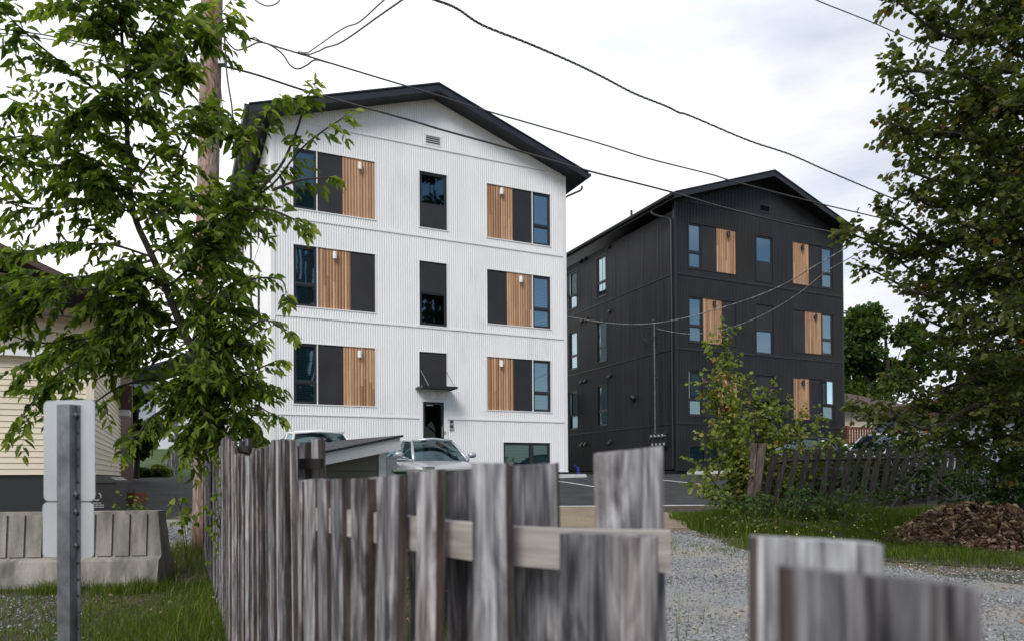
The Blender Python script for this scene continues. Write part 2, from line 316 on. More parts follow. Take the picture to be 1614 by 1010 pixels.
MT['old_wood_brown_shade'] = timber('board_brown_shade', [(.3, (.012, .010, .009)), (.5, (.070, .056, .050)), (.7, (.18, .145, .125))], (1, .8, .7), .15, knots=False)  # board edges: less weathered brown, with their shade put into the colour
def woodboards():
    m = bpy.data.materials.new('cedar_boards'); m.use_nodes = True; t = m.node_tree; b = t.nodes['Principled BSDF']; L = t.links.new
    a = N(t, 'ShaderNodeAttribute'); a.attribute_name = 'rnd'
    rp = N(t, 'ShaderNodeValToRGB'); el = rp.color_ramp.elements
    el[0].position = 0; el[0].color = (0.31, 0.155, 0.075, 1); el[1].position = 1; el[1].color = (0.58, 0.345, 0.19, 1)
    L(a.outputs['Fac'], rp.inputs[0])
    tc = N(t, 'ShaderNodeTexCoord'); mp = N(t, 'ShaderNodeMapping'); mp.inputs['Scale'].default_value = (90, 90, 2.5); L(tc.outputs['Object'], mp.inputs[0])
    nz = N(t, 'ShaderNodeTexNoise'); nz.inputs['Scale'].default_value = 1; nz.inputs['Detail'].default_value = 6; L(mp.outputs[0], nz.inputs[0])
    mr = N(t, 'ShaderNodeMapRange'); mr.inputs[1].default_value = 0.3; mr.inputs[2].default_value = 0.7; mr.inputs[3].default_value = 0.78; mr.inputs[4].default_value = 1.15; L(nz.outputs['Fac'], mr.inputs[0])
    sc = N(t, 'ShaderNodeVectorMath', operation='SCALE'); L(rp.outputs[0], sc.inputs[0]); L(mr.outputs[0], sc.inputs['Scale']); L(sc.outputs[0], b.inputs['Base Color'])
    b.inputs['Roughness'].default_value = 0.55; return m
MT['cedar'] = woodboards()

# ------------------------------------------------------------------ ground sheets (all share the same depth steps)
def vsteps(a, b, st=0.25):
    k0 = math.ceil(a/st-1e-6); k1 = math.floor(b/st+1e-6)
    s = [a]+[k*st for k in range(k0, k1+1)]+[b]+[x for x in GX if a < x < b]
    return sorted(set(round(x, 5) for x in s))
def sheet(name, left, right, v0, v1, lift, m, nl=1, kind='structure', st=0.25, zf=None):
    mb = MB(); vs = vsteps(v0, v1, st); rows = []
    for v in vs:
        a = left(v) if callable(left) else left; b = right(v) if callable(right) else right
        for j in range(nl+1):
            l = a+(b-a)*j/nl; mb.v.append(tuple(lv(l, v, g(v)+lift+(zf(l, v) if zf else 0))))
    for i in range(len(vs)-1):
        for j in range(nl):
            q = i*(nl+1)+j; mb.f.append((q, q+1, q+nl+2, q+nl+1)); mb.mi.append(0)
    o = mb.build(name, m); tag(o, kind=kind); return o
mb = MB()
vs = [-400, -100, -20]+[k*0.25 for k in range(0, 161)]+[45, 60, 100, 200, 500, 1500]
vs = sorted(set(vs+[x for x in GX if -20 < x < 1500]))
for v in vs:
    for l in (-1500, -60, 60, 1500): mb.v.append(tuple(lv(l, v, g(v))))
for i in range(len(vs)-1):
    for j in range(3):
        q = i*4+j; mb.f.append((q, q+1, q+5, q+4)); mb.mi.append(0)
tag(mb.build('ground', MT['dirt']), kind='structure')
def wob(a, s, k): return lambda v: a(v)+s*math.sin(v*k)+s*.6*math.sin(v*k*2.7+1)
# gravel drive running from the foreground up to the parking lot
sheet('gravel_drive', wob(lambda v: 0.05+0.0*v, 0.05, 2), wob(lambda v: 12.0-0.85*v if v < 9.4 else 4.0-0.55*(v-9.4), 0.12, 3), 1.2, 12.4, 0.004, MT['gravel'], nl=4)
sheet('sandy_shoulder', -1.2, wob(lambda v: 3.6+0.35*(v-12), 0.1, 3), 12.4, 16.2, 0.004, MT['sand'], nl=2)
sheet('asphalt_edge', -6.9, 4.4, 16.05, 16.2, 0.012, MT['concrete_white'], nl=2)
sheet('parking_lot', -7.0, 24, 16.2, 44, 0.008, MT['asphalt'], nl=2)
sheet('street', -60, -7.0, 14.2, 27.6, 0.008, MT['asphalt'], nl=2)
sheet('gravel_shoulder', -9, -3.4, 10.6, 14.2, 0.004, MT['gravel'], nl=2)
sheet('verge_soil', -9, wob(lambda v: -0.15-0.36*(v-1.5) , 0.03, 3), 1.2, 10.6, 0.004, MT['soil'], nl=2)
def vr_l(v): return 3.25+0.12*math.sin(v*4)+(max(0, 9.9-v)*1.9)
sheet('verge_soil', vr_l, 30, 8.2, 16.0, 0.012, MT['soil'], nl=3)
def hz(l, v): return 1.55*min(1, max(0, (v-27.6)/11))**1.2
sheet('lawn', -60, -9.5, 27.6, 70, 0.012, MT['lawn'], nl=6, zf=hz)
# painted lines and kerb stops on the parking lot
def strip(name, p, q, w, m, lift=0.014):
    a, b = np.array(p[:2]), np.array(q[:2]); d = (b-a)/np.linalg.norm(b-a); n = np.array([-d[1], d[0]])*w/2
    mb = MB(); K = 24
    for i in range(K+1):
        c = a+(b-a)*i/K
        for s in (-1, 1):
            P = c+n*s; mb.v.append((P[0], P[1], g(lvof((P[0], P[1], 0))[1])+lift))
    for i in range(K): mb.f.append((2*i, 2*i+1, 2*i+3, 2*i+2)); mb.mi.append(0)
    return tag(mb.build(name, m), kind='structure')
def gpt(x, y):                                   # where the sight line through a pixel meets the ground
    r = ray(x, y); lo, hi = 1.0, 60.0
    for _ in range(50):
        mid = (lo+hi)/2; P = EYE+r*mid
        if P[2] > g(lvof(P)[1]): lo = mid
        else: hi = mid
    return EYE+r*lo
XW, YW, ZW = 2.503, 21.727, 1.8453+1.55
XD, YD, ZD = 17.464, 22.168, 1.9684+1.55
for x0 in (1.6, 4.75, 7.9, 11.05, 14.2, 17.35, 20.5):
    strip('painted_line', (x0, 21.0), (x0, 16.9), 0.1, MT['line'])

# ------------------------------------------------------------------ the two apartment blocks
BZ = 1.75                                        # first band above the thing's base
PITCH, DEP = 0.0745, 0.021
def cladding(x0, x1, z0, ztop, holes, flip=1):
    """vertical ribbed steel in the local x-z plane, ribs standing proud towards -y"""
    mb = MB(); xs = []; x = x0; n = max(1, round((x1-x0)/PITCH)); p = (x1-x0)/n
    for i in range(n):
        b = x0+i*p; xs += [(b, 0), (b+.38*p, 0), (b+.5*p, -DEP), (b+.88*p, -DEP)]
    xs.append((x1, 0))
    zt = ztop if callable(ztop) else (lambda x: ztop)
    for (a, ya), (b, yb) in zip(xs[:-1], xs[1:]):
        mid = (a+b)/2; cuts = sorted([(h[2], h[3]) for h in holes if h[0] < mid < h[1]])
        z = z0; seg = []
        for c, d in cuts:
            if c > z: seg.append((z, c, False))
            z = max(z, d)
        seg.append((z, None, True))
        for za, zb, top in seg:
            t1 = zt(a) if top else zb; t2 = zt(b) if top else zb
            if min(t1, t2) <= za: continue
            mb.add([(a, ya, za), (b, yb, za), (b, yb, t2), (a, ya, t1)], [(0, 1, 2, 3)])
    return mb
def ringbars(mb, x0, x1, z0, z1, w, ya, yb, bottom=True):
    mb.box((x0, ya, z0), (x0+w, yb, z1)); mb.box((x1-w, ya, z0), (x1, yb, z1))
    mb.box((x0+w, ya, z1-w), (x1-w, yb, z1))
    if bottom: mb.box((x0+w, ya, z0), (x1-w, yb, z0+w))
class Face:                                      # a facade: maps local (x, y, z) of the facade into the building
    def __init__(s, root, M=None): s.root = root; s.M = M
    def put(s, mb, name, m, parent=None):
        if s.M is not None: mb.v = [tuple(s.M @ Vector(q)) for q in mb.v]
        return mb.build(name, m, parent or s.root)
def window(fc, x0, x1, z0, z1, split=0.365, glass='glass', blind=1.0, label=None, sash=None, lower_blind=1.0, frame='frame', open_leaf=None):
    fw = 0.05; mb = MB(); ringbars(mb, x0, x1, z0, z1, fw, 0.015, 0.075)
    parts = []
    if split:
        zm = z0+(z1-z0)*split; mb.box((x0+fw, 0.012, zm-0.03), (x1-fw, 0.075, zm+0.03)); spans = [(zm+0.03, z1-fw), (z0+fw, zm-0.03)]
    else: spans = [(z0+fw, z1-fw)]
    for a, b in spans: ringbars(mb, x0+fw+.002, x1-fw-.002, a+.002, b-.002, 0.032, 0.03, 0.07)
    wo = fc.put(mb, 'window', MT[frame])
    if label: wo['label'] = label
    for i, (a, b) in enumerate(spans):
        if open_leaf and i == 0:
            p = MB(); q = open_leaf; d = 0.52
            hx = x0+fw if q > 0 else x1-fw; an = abs(q); dx = (1 if q > 0 else -1)*math.cos(R(an)); dy = -math.sin(R(an)); wd = (x1-x0-2*fw)
            Mx = Matrix.Translation((hx, 0.0, 0)) @ Matrix.Rotation(math.atan2(dy, dx), 4, 'Z')
            for s0, s1, t0, t1 in ((0, 0.045, a, b), (wd-0.045, wd, a, b), (0.045, wd-0.045, a, a+0.045), (0.045, wd-0.045, b-0.045, b)):
                p.box((s0, -0.02, t0), (s1, 0.02, t1), Mx)
            lo = fc.put(p, 'open_sash', MT[frame], wo)
            if an > 60:
                p = MB(); p.box((-.012, -.024, a), (.012, .03, b), Mx); fc.put(p, 'sash_edge', MT['white_frame'], lo)
            p = MB(); p.add([Mx @ Vector(c) for c in ((0.045, 0, a+.045), (wd-.045, 0, a+.045), (wd-.045, 0, b-.045), (0.045, 0, b-.045))], [(0, 1, 2, 3)])
            fc.put(p, 'pane', MT[glass], wo); continue
        p = MB(); p.add([(x0+fw, 0.05, a), (x1-fw, 0.05, a), (x1-fw, 0.05, b), (x0+fw, 0.05, b)], [(0, 1, 2, 3)])
        fc.put(p, 'pane', MT[glass], wo)
    p = MB(); z = z1-fw-0.01; bot = z0+fw+(1-lower_blind)*(z1-z0)
    top = z
    if blind < 1 and split: bot = max(bot, z1-(z1-z0)*blind)
    while z > bot:
        p.add([(x0+fw, 0.10, z), (x1-fw, 0.10, z), (x1-fw, 0.125, z-0.034), (x0+fw, 0.125, z-0.034)], [(0, 1, 2, 3)]); z -= 0.05
    if blind > 0: fc.put(p, 'blind', MT['blind'], wo)
    p = MB(); a, b, c, d, y0, y1 = x0+.01, x1-.01, z0+.01, z1-.01, 0.076, 0.55
    p.add([(a,y0,c),(b,y0,c),(b,y0,d),(a,y0,d),(a,y1,c),(b,y1,c),(b,y1,d),(a,y1,d)], [(4,5,6,7),(0,1,5,4),(2,3,7,6),(0,4,7,3),(1,2,6,5)])
    fc.put(p, 'recess', MT['interior'], wo)
    return wo
def boards(fc, x0, x1, z0, z1, n=None):
    n = n or round((x1-x0)/0.09); wd = (x1-x0)/n; V = []; Q = []; rn = []
    for i in range(n):
        a = x0+i*wd+.0022; b = x0+(i+1)*wd-.0022; cuts = [z0, z1]
        if rng.random() < .5: cuts.insert(1, z0+(z1-z0)*rng.uniform(.2, .8))
        for c, d in zip(cuts[:-1], cuts[1:]):
            r = min(1, max(0, rng.gauss(.5, .3))); k = len(V)
            V += [(a,.012,c+.001),(b,.012,c+.001),(b,.012,d-.001),(a,.012,d-.001),(a,.045,c),(b,.045,c),(b,.045,d),(a,.045,d)]; rn += [r]*8
            Q += [(k,k+1,k+2,k+3),(k,k+3,k+7,k+4),(k+1,k+5,k+6,k+2)]
    k = len(V); V += [(x0,.04,z0),(x1,.04,z0),(x1,.04,z1),(x0,.04,z1)]; Q += [(k,k+1,k+2,k+3)]; rn += [0]*4
    V = np.array(V)
    if fc.M is not None: V = np.array([tuple(fc.M @ Vector(q)) for q in V])
    return npmesh('wood_panel', V, np.array(Q), MT['cedar'], fc.root, np.array(rn))
def panel(fc, x0, x1, z0, z1):
    mb = MB(); mb.box((x0+.003, .014, z0), (x1-.003, .045, z1)); return fc.put(mb, 'dark_panel', MT['panel'])
def walllamp(fc, x, z, m):
    mb = MB(); mb.tube([(x, -0.075, z-.105), (x, -0.075, z+.095), (x, -0.075, z+.105)], [.062, .062, .052], 14)
    mb.box((x-.035, -.03, z-.04), (x+.035, .012, z+.05)); mb.tube([(x, -.075, z-.106), (x, -.075, z-.107)], [.05, .05], 12)
    return fc.put(mb, 'wall_lamp', m)
def bay(fc, segs, z0, z1, lamp, lampm, trim, **kw):
    xa, xb = segs[0][1], segs[-1][2]
    for t, a, b in segs:
        if t == 'g': window(fc, a, b, z0, z1, **kw)
        elif t == 'p': panel(fc, a, b, z0, z1)
        elif t == 'w': boards(fc, a, b, z0, z1)
    mb = MB(); w = .028
    mb.box((xa-w, -.024, z0-w), (xa, .05, z1+w)); mb.box((xb, -.024, z0-w), (xb+w, .05, z1+w))
    mb.box((xa, -.024, z1), (xb, .05, z1+w)); mb.box((xa-.03, -.034, z0-w), (xb+.03, .05, z0))
    for (t, a, b), (t2, a2, b2) in zip(segs[:-1], segs[1:]):
        if 'g' in (t, t2) : mb.box((b-.016, -.012, z0), (b+.016, .012, z1))
    fc.put(mb, 'bay_trim', trim)
    if lamp: walllamp(fc, lamp[0], lamp[1], lampm)
def block(name, label, X, Y, Zb, Wd, D, steel, trim, zbase, front, ridge_x, eaves, zr, ze, oy):
    root = thing(name, label, 'apartment building', (X, Y, Zb-BZ)); fc = Face(root)
    holes, items = front
    H = [(h[0], h[1], h[2]+BZ, h[3]+BZ) for h in holes]
    xl, xr = eaves
    def und(x): return (zr-(zr-ze)*((ridge_x-x)/(ridge_x-xl) if x < ridge_x else (x-ridge_x)/(xr-ridge_x)))-0.23+BZ
    cw = 0.11
    fc.put(cladding(cw, Wd-cw, zbase+BZ, und, H), 'wall', steel)
    mb = MB()                                     # corner trims and base flashing
    for a, b in ((-.012, cw), (Wd-cw, Wd+.012)):
        zt = und((a+b)/2)-.02
        mb.box((a, -.03, zbase+BZ), (b, .09, zt))
    mb.box((-.02, -.04, zbase+BZ-.05), (Wd+.02, .04, zbase+BZ)); fc.put(mb, 'corner_trim', trim)
    for k in range(4):
        z = BZ+2.9*k; a = cw; cuts = [(h[0], h[1]) for h in H if h[2] < z < h[3]]; mb = MB()
        for c, d in cuts+[(Wd-cw, None)]:
            mb.box((a, -.038, z-.018), (c, 0.0, z+.018)); mb.box((a, -.022, z+.018), (c, 0.0, z+.06)); a = d
        fc.put(mb, 'band_trim', trim)
    # side and rear walls
    LW = Face(root, Matrix.Rotation(-math.pi/2, 4, 'Z'))      # left wall: local x -> -y of building
    # facade x runs from the rear (0) to the front (D) along the left wall
    LW = Face(root, Matrix.Translation((0, D, 0)) @ Matrix.Rotation(-math.pi/2, 4, 'Z'))
    RW = Face(root, Matrix.Translation((Wd, 0, 0)) @ Matrix.Rotation(math.pi/2, 4, 'Z'))
    zt = und(0)-.0
    mb = MB(); mb.box((.02, D-.1, zbase+BZ), (Wd-.02, D, zt)); fc.put(mb, 'wall', steel)
    RW.put(cladding(0.09, D-.1, zbase+BZ, zt, []), 'wall', steel)
    mb = MB(); mb.box((-.0+.05, .05, -.6), (Wd-.05, D-.05, zbase+BZ-.052)); fc.put(mb, 'foundation', MT['black_trim'] if steel is MT['black_steel'] else MT['concrete'])
    # roof
    f = 0.24
    mb = MB(); P = [(xl, ze-.05), (ridge_x, zr-.05), (xr, ze-.05), (xr, ze-f+.0), (ridge_x, zr-f), (xl, ze-f)]
    mb.prism([(x, z+BZ) for x, z in P], -oy+.025, D+oy-.025); rf = fc.put(mb, 'roof', trim if steel is MT['black_steel'] else MT['roof_dark'])
    mb = MB(); P = [(xl-.03, ze-.012), (ridge_x, zr), (xr+.03, ze-.012), (xr+.03, ze-.047), (ridge_x, zr-.047), (xl-.03, ze-.047)]
    mb.prism([(x, z+BZ) for x, z in P], -oy-.03, D+oy+.03); fc.put(mb, 'roof_shingles', MT['roof_dark'], rf)
    mb = MB(); P = [(xl-.02, ze-.055), (ridge_x, zr-.052), (xr+.02, ze-.055), (xr+.02, ze-.26), (ridge_x, zr-.262), (xl-.02, ze-.26)]
    mb.prism([(x, z+BZ) for x, z in P], -oy, -oy+.024); fc.put(mb, 'fascia', trim if steel is MT['black_steel'] else MT['roof_dark'], rf)
    # soffit boards with grooves under the front overhang and gutters along both eaves
    mb = MB()
    for s, (xe) in ((-1, xl), (1, xr)):
        n = 46
        for i in range(n):
            a = ridge_x+(xe-ridge_x)*i/n; b = ridge_x+(xe-ridge_x)*(i+.86)/n
            za = zr-f-(zr-ze)*i/n+BZ-.004; zb = zr-f-(zr-ze)*(i+.86)/n+BZ-.004
            mb.add([(a, -oy+.03, za), (b, -oy+.03, zb), (b, -.03, zb), (a, -.03, za)], [(0, 1, 2, 3)])
    fc.put(mb, 'soffit', trim if steel is MT['black_steel'] else MT['roof_dark'], rf)
    for s, xe in ((-1, xl-.03), (1, xr+.03)):
        mb = MB(); a = xe; b = xe+s*.12; z = ze+BZ-.055
        mb.prism([(a, z), (b, z), (b, z-.04), (b-s*.03, z-.11), (a, z-.12)] if s > 0 else [(a, z), (a, z-.12), (b-s*.03, z-.11), (b, z-.04), (b, z)], -oy-.01, D+oy)
        fc.put(mb, 'gutter', MT['black_trim'], rf)
    items(fc, LW, root)
    return root, fc, LW, D

GA = dict(glass='glass_dim')
def white_front(fc, LW, root):
    T, Lm = MT['white_trim'], MT['lamp_white']
    B = BZ
    bay(fc, [('g', .63, 1.32), ('p', 1.32, 2.09), ('w', 2.09, 3.09)], 6.11+B, 7.91+B, (2.61, 7.68+B), Lm, T, glass='glass_dim')
    bay(fc, [('g', .63, 1.32), ('w', 1.32, 2.33), ('p', 2.33, 3.08)], 3.22+B, 5.03+B, (1.83, 4.83+B), Lm, T, glass='glass_dim')
    bay(fc, [('g', .62, 1.31), ('p', 1.31, 2.09), ('w', 2.09, 3.06)], .32+B, 2.12+B, (2.57, 1.9+B), Lm, T, glass='glass_dim')
    bay(fc, [('w', 6.87, 7.84), ('p', 7.84, 8.57), ('g', 8.57, 9.27)], 6.09+B, 7.89+B, (7.39, 7.68+B), Lm, T)
    bay(fc, [('p', 6.86, 7.60), ('w', 7.60, 8.56), ('g', 8.56, 9.26)], 3.22+B, 5.02+B, (8.09, 4.8+B), Lm, T)
    bay(fc, [('w', 6.84, 7.82), ('p', 7.82, 8.55), ('g', 8.55, 9.24)], .34+B, 2.11+B, (7.34, 1.9+B), Lm, T)
    # middle column
    window(fc, 4.53, 5.46, 6.83+B, 7.9+B, split=None, glass='glass_dim', blind=0); panel(fc, 4.53, 5.46, 6.1+B, 6.83+B)
    window(fc, 4.51, 5.44, 2.97+B, 4.06+B, split=None, glass='glass_dim', blind=0); panel(fc, 4.51, 5.44, 4.06+B, 5.02+B)
    panel(fc, 4.49, 5.42, .99+B, 2.12+B)
    for (a, b, c, d) in ((4.53, 5.46, 6.1, 7.9), (4.51, 5.44, 2.97, 5.02), (4.49, 5.42, .99, 2.12)):
        mb = MB(); w = .026; c += B; d += B
        mb.box((a-w, -.024, c-w), (a, .05, d+w)); mb.box((b, -.024, c-w), (b+w, .05, d+w)); mb.box((a, -.024, d), (b, .05, d+w)); mb.box((a-.03, -.034, c-w), (b+.03, .05, c)); fc.put(mb, 'bay_trim', T)
    # canopy on two tie rods over the entrance
    mb = MB(); mb.box((4.36, -.75, .93+B), (5.52, -.02, .965+B)); mb.box((4.36, -.75, .90+B), (5.52, -.72, .93+B)); mb.box((4.36, -.72, .90+B), (4.39, -.02, .93+B)); mb.box((5.49, -.72, .90+B), (5.52, -.02, .93+B))
    cn = fc.put(mb, 'canopy', MT['black_trim'])
    for x in (4.55, 5.42):
        mb = MB(); mb.tube([(x-.02, .0, 1.55+B), (x+.03, -.66, .965+B)], .010, 6); fc.put(mb, 'tie_rod', MT['chrome'], cn)
    walllamp(fc, 4.97, .74+B, Lm)
    # entrance door
    z0, z1 = -1.66+B, .61+B
    mb = MB(); mb.box((4.49, -.03, z0), (4.60, .06, z1)); mb.box((5.31, -.03, z0), (5.42, .06, z1)); mb.box((4.60, -.03, z1-.08), (5.31, .06, z1)); fc.put(mb, 'door_frame', MT['white_trim'])
    mb = MB(); ringbars(mb, 4.605, 5.305, z0+.01, z1-.085, .07, .0, .045); dr = fc.put(mb, 'door', MT['black_plastic'])
    mb = MB(); mb.add([(4.67, .02, z0+.08), (5.24, .02, z0+.08), (5.24, .02, z1-.155), (4.67, .02, z1-.155)], [(0, 1, 2, 3)]); fc.put(mb, 'pane', MT['glass_door'], dr)
    mb = MB(); mb.box((4.6, .3, z0), (5.31, .34, z1)); fc.put(mb, 'hall', MT['interior'], dr)
    mb = MB(); zc = -.42+B; mb.tube([(5.27, -.0, zc+.17), (5.23, -.07, zc+.17), (5.23, -.07, zc-.17), (5.27, 0, zc-.17)], .017, 8); mb.box((5.29, -.045, zc-.08), (5.36, -.0305, zc+.02)); fc.put(mb, 'handle', MT['chrome'], dr)
    mb = MB(); mb.box((4.72, .005, z1-.20), (4.95, .015, z1-.165)); fc.put(mb, 'door_plate', MT['box_grey'], dr)
    mb = MB(); mb.box((5.49, -.055, -.36+B), (5.62, -.016, -.02+B)); ic = fc.put(mb, 'intercom', MT['chrome'])
    for zz in (-.29, -.13):
        mb = MB(); mb.box((5.51, -.062, zz+B), (5.60, -.0555, zz+B+.09)); fc.put(mb, 'button', MT['black_plastic'], ic)
    # basement windows
    for a, b in ((7.42, 9.2), (1.0, 2.7)):
        window(fc, a, (a+b)/2+.18, -1.55+B, -.73+B, split=None, glass='glass_dim'); window(fc, (a+b)/2+.18, b, -1.55+B, -.73+B, split=None, glass='glass_dim')
        mb = MB(); w = .026; mb.box((a-w, -.024, -1.55-w+B), (a, .05, -.73+w+B)); mb.box((b, -.024, -1.55-w+B), (b+w, .05, -.73+w+B)); mb.box((a, -.024, -.73+B), (b, .05, -.73+w+B)); mb.box((a, -.024, -1.55-w+B), (b, .05, -1.55+B)); fc.put(mb, 'bay_trim', T)
    # gable vent with louvres
    mb = MB(); ringbars(mb, 4.72, 5.28, 8.78+B, 9.12+B, .035, -.03, .02); ve = fc.put(mb, 'vent', T)
    for k in range(4):
        z = 8.83+B+k*.066; mb = MB(); mb.add([(4.755, -.02, z), (5.245, -.02, z), (5.245, .015, z+.035), (4.755, .015, z+.035)], [(0, 1, 2, 3)]); fc.put(mb, 'louvre', T, ve)
    mb = MB(); mb.box((4.755, .016, 8.815+B), (5.245, .02, 9.085+B)); fc.put(mb, 'vent_back', MT['interior'], ve)
    # left side wall with windows
    hs = []
    for z in (6.1, 3.2, .3):
        for c in (3.3, 6.0, 9.5): hs.append((14-c-.4, 14-c+.4, z+B, z+1.8+B))
    LW.put(cladding(.1, 14-.09, -1.69+B, 8.44+B, hs), 'wall', MT['white_steel'])
    for a, b, c, d in hs: window(LW, a, b, c, d, glass='glass_dim')
    for k in range(4):
        mb = MB(); z = B+2.9*k
        segs = [(.1, 13.9)]
        mb.box((.1, -.034, z-.018), (13.91, 0, z+.02)); LW.put(mb, 'band_trim', T)
    # eaves pipe at the right corner
    mb = MB(); mb.tube([(10.42, -.25, 8.3+B), (10.42, -.25, 8.22+B), (10.36, -.22, 8.14+B), (10.02, .02, 7.99+B), (9.93, .1, 7.93+B), (9.93, .1, 7.7+B)], .035, 8); fc.put(mb, 'downpipe', MT['black_trim'])
    mb = MB(); mb.tube([(9.93, .1, 7.9+B), (9.93, .1, -1.5+B)], .036, 8); fc.put(mb, 'downpipe', T)

wh = [(.63, 3.09, 6.11, 7.91), (.63, 3.08, 3.22, 5.03), (.62, 3.06, .32, 2.12), (6.87, 9.27, 6.09, 7.89), (6.86, 9.26, 3.22, 5.02), (6.84, 9.24, .34, 2.11),
      (4.53, 5.46, 6.1, 7.9), (4.51, 5.44, 2.97, 5.02), (4.49, 5.42, .99, 2.12), (4.49, 5.42, -1.69, .61), (7.42, 9.2, -1.55, -.73), (1.0, 2.7, -1.55, -.73), (4.755, 5.245, 8.815, 9.085)]
block('apartment_block', 'white ribbed-steel apartment block with black gabled roof and wood inset panels, behind the parked cars', XW, YW, ZW, 9.88, 14.0,
      MT['white_steel'], MT['white_trim'], -1.69, (wh, white_front), 5.0, (-.62, 10.44), 10.54, 8.68, .6)

def dark_front(fc, LW, root):
    T, Lm = MT['black_trim'], MT['black_plastic']; B = BZ
    bay(fc, [('g', .68, 1.35), ('p', 1.35, 2.13), ('w', 2.13, 3.12)], 6.1+B, 7.89+B, (2.67, 7.68+B), Lm, T)
    bay(fc, [('g', .67, 1.36), ('w', 1.36, 2.37), ('p', 2.37, 3.08)], 3.2+B, 4.99+B, (1.92, 4.79+B), Lm, T)
    bay(fc, [('g', .64, 1.33), ('p', 1.33, 2.14), ('w', 2.14, 3.12)], .31+B, 2.1+B, (2.64, 1.92+B), Lm, T, open_leaf=88)
    bay(fc, [('w', 6.24, 7.2), ('p', 7.2, 7.94), ('g', 7.94, 8.64)], 6.09+B, 7.89+B, (6.77, 7.68+B), Lm, T)
    bay(fc, [('p', 6.2, 6.95), ('w', 6.95, 7.93), ('g', 7.93, 8.62)], 3.19+B, 4.99+B, (7.51, 4.77+B), Lm, T)
    bay(fc, [('w', 6.2, 7.16), ('p', 7.16, 7.91), ('g', 7.91, 8.64)], .33+B, 2.1+B, (6.73, 1.89+B), Lm, T, open_leaf=-14)
    window(fc, 4.18, 5.11, 6.76+B, 7.88+B, split=None, blind=0); panel(fc, 4.18, 5.11, 6.0+B, 6.76+B)
    window(fc, 4.14, 5.10, 2.97+B, 3.99+B, split=None, blind=0); panel(fc, 4.14, 5.10, 3.99+B, 5.03+B)
    panel(fc, 4.13, 5.10, 1.0+B, 2.1+B)
    for (a, b, c, d) in ((4.18, 5.11, 6.0, 7.88), (4.14, 5.10, 2.97, 5.03), (4.13, 5.10, 1.0, 2.1)):
        mb = MB(); w = .03; c += B; d += B
        mb.box((a-w, -.03, c-w), (a, .05, d+w)); mb.box((b, -.03, c-w), (b+w, .05, d+w)); mb.box((a, -.03, d), (b, .05, d+w)); mb.box((a-.03, -.034, c-w), (b+.03, .05, c)); fc.put(mb, 'bay_trim', T)
    window(fc, .62, 1.5, -1.6+B, -.8+B, split=None, glass='glass_dim'); window(fc, 1.5, 2.2, -1.6+B, -.8+B, split=None, glass='glass_dim')
    mb = MB(); mb.box((4.0, -.75, .93+B), (5.25, -.02, .965+B)); fc.put(mb, 'canopy', T)
    mb = MB(); mb.box((4.17, -.02, -1.7+B), (5.07, .04, .6+B)); dr = fc.put(mb, 'door', MT['black_plastic'])
    mb = MB(); mb.add([(4.3, -.024, -1.6+B), (4.94, -.024, -1.6+B), (4.94, -.024, .48+B), (4.3, -.024, .48+B)], [(0, 1, 2, 3)]); fc.put(mb, 'pane', MT['glass_door'], dr)
    mb = MB(); ringbars(mb, 4.36, 4.98, 8.87+B, 9.19+B, .05, -.035, .02); ve = fc.put(mb, 'vent', T)
    for k in range(4):
        z = 8.93+B+k*.055; mb = MB(); mb.add([(4.41, -.02, z), (4.93, -.02, z), (4.93, .015, z+.03), (4.41, .015, z+.03)], [(0, 1, 2, 3)]); fc.put(mb, 'louvre', T, ve)
    mb = MB(); mb.box((4.41, .016, 8.92+B), (4.93, .02, 9.14+B)); fc.put(mb, 'vent_back', MT['interior'], ve)
    # left wall: distance back from the front corner -> facade x = 14 - distance
    D = 14
    hs = []; wn = []
    for z in (6.1, 3.16, .26):
        for c, dd in ((5.2, .4), (7.76, .37), (10.6, .4)):
            hs.append((D-c-dd, D-c+dd, z+B, z+1.82+B)); wn.append((c, z))
    LW.put(cladding(.1, D-.12, -1.78+B, 8.26+B, hs), 'wall', MT['black_steel_side'])
    for (a, b, c, d), (cc, z) in zip(hs, wn):
        window(LW, a, b, c, d, glass='glass' if z > 1 else 'glass_dim', open_leaf=(84 if (cc > 7 and cc < 8 and z in (6.1, .26)) else None))
        mb = MB(); w = .03
        mb.box((a-w, -.035, c-w), (a, .02, d+w)); mb.box((b, -.035, c-w), (b+w, .02, d+w)); mb.box((a, -.035, d), (b, .02, d+w)); mb.box((a, -.035, c-w), (b, .02, c)); LW.put(mb, 'bay_trim', T)
    for k in range(4):
        if k == 3: continue
        mb = MB(); z = B+2.9*k; mb.box((.1, -.036, z-.02), (D-.12, 0, z+.02)); LW.put(mb, 'band_trim', T)
    for x in [D-1.0-1.02*i for i in range(12)]:
        mb = MB(); mb.box((x-.011, -.034, 5.83+B), (x+.011, -.0205, 8.2+B)); LW.put(mb, 'sheet_seam', T)
    for c, z in ((4.5, 8.17), (6.52, 8.2), (6.93, 8.2), (4.47, 5.32), (6.86, 5.35), (6.45, 5.35), (4.5, 2.44), (6.61, 2.48), (6.95, 2.48), (4.54, -.5), (6.65, -.51), (7.0, -.51)):
        x = D-c; z += B
        mb = MB(); mb.prism([(0, 0), (0, 0)], 0, 0) if False else None
        mb.add([(x-.09, 0, z-.08), (x+.09, 0, z-.08), (x+.09, -.15, z-.08), (x-.09, -.15, z-.08), (x-.09, 0, z+.1), (x+.09, 0, z+.1), (x+.09, -.13, z-.02), (x-.09, -.13, z-.02)],
               [(4, 5, 6, 7), (7, 6, 2, 3), (0, 4, 7, 3), (1, 2, 6, 5), (0, 3, 2, 1)])
        LW.put(mb, 'vent_hood', T)
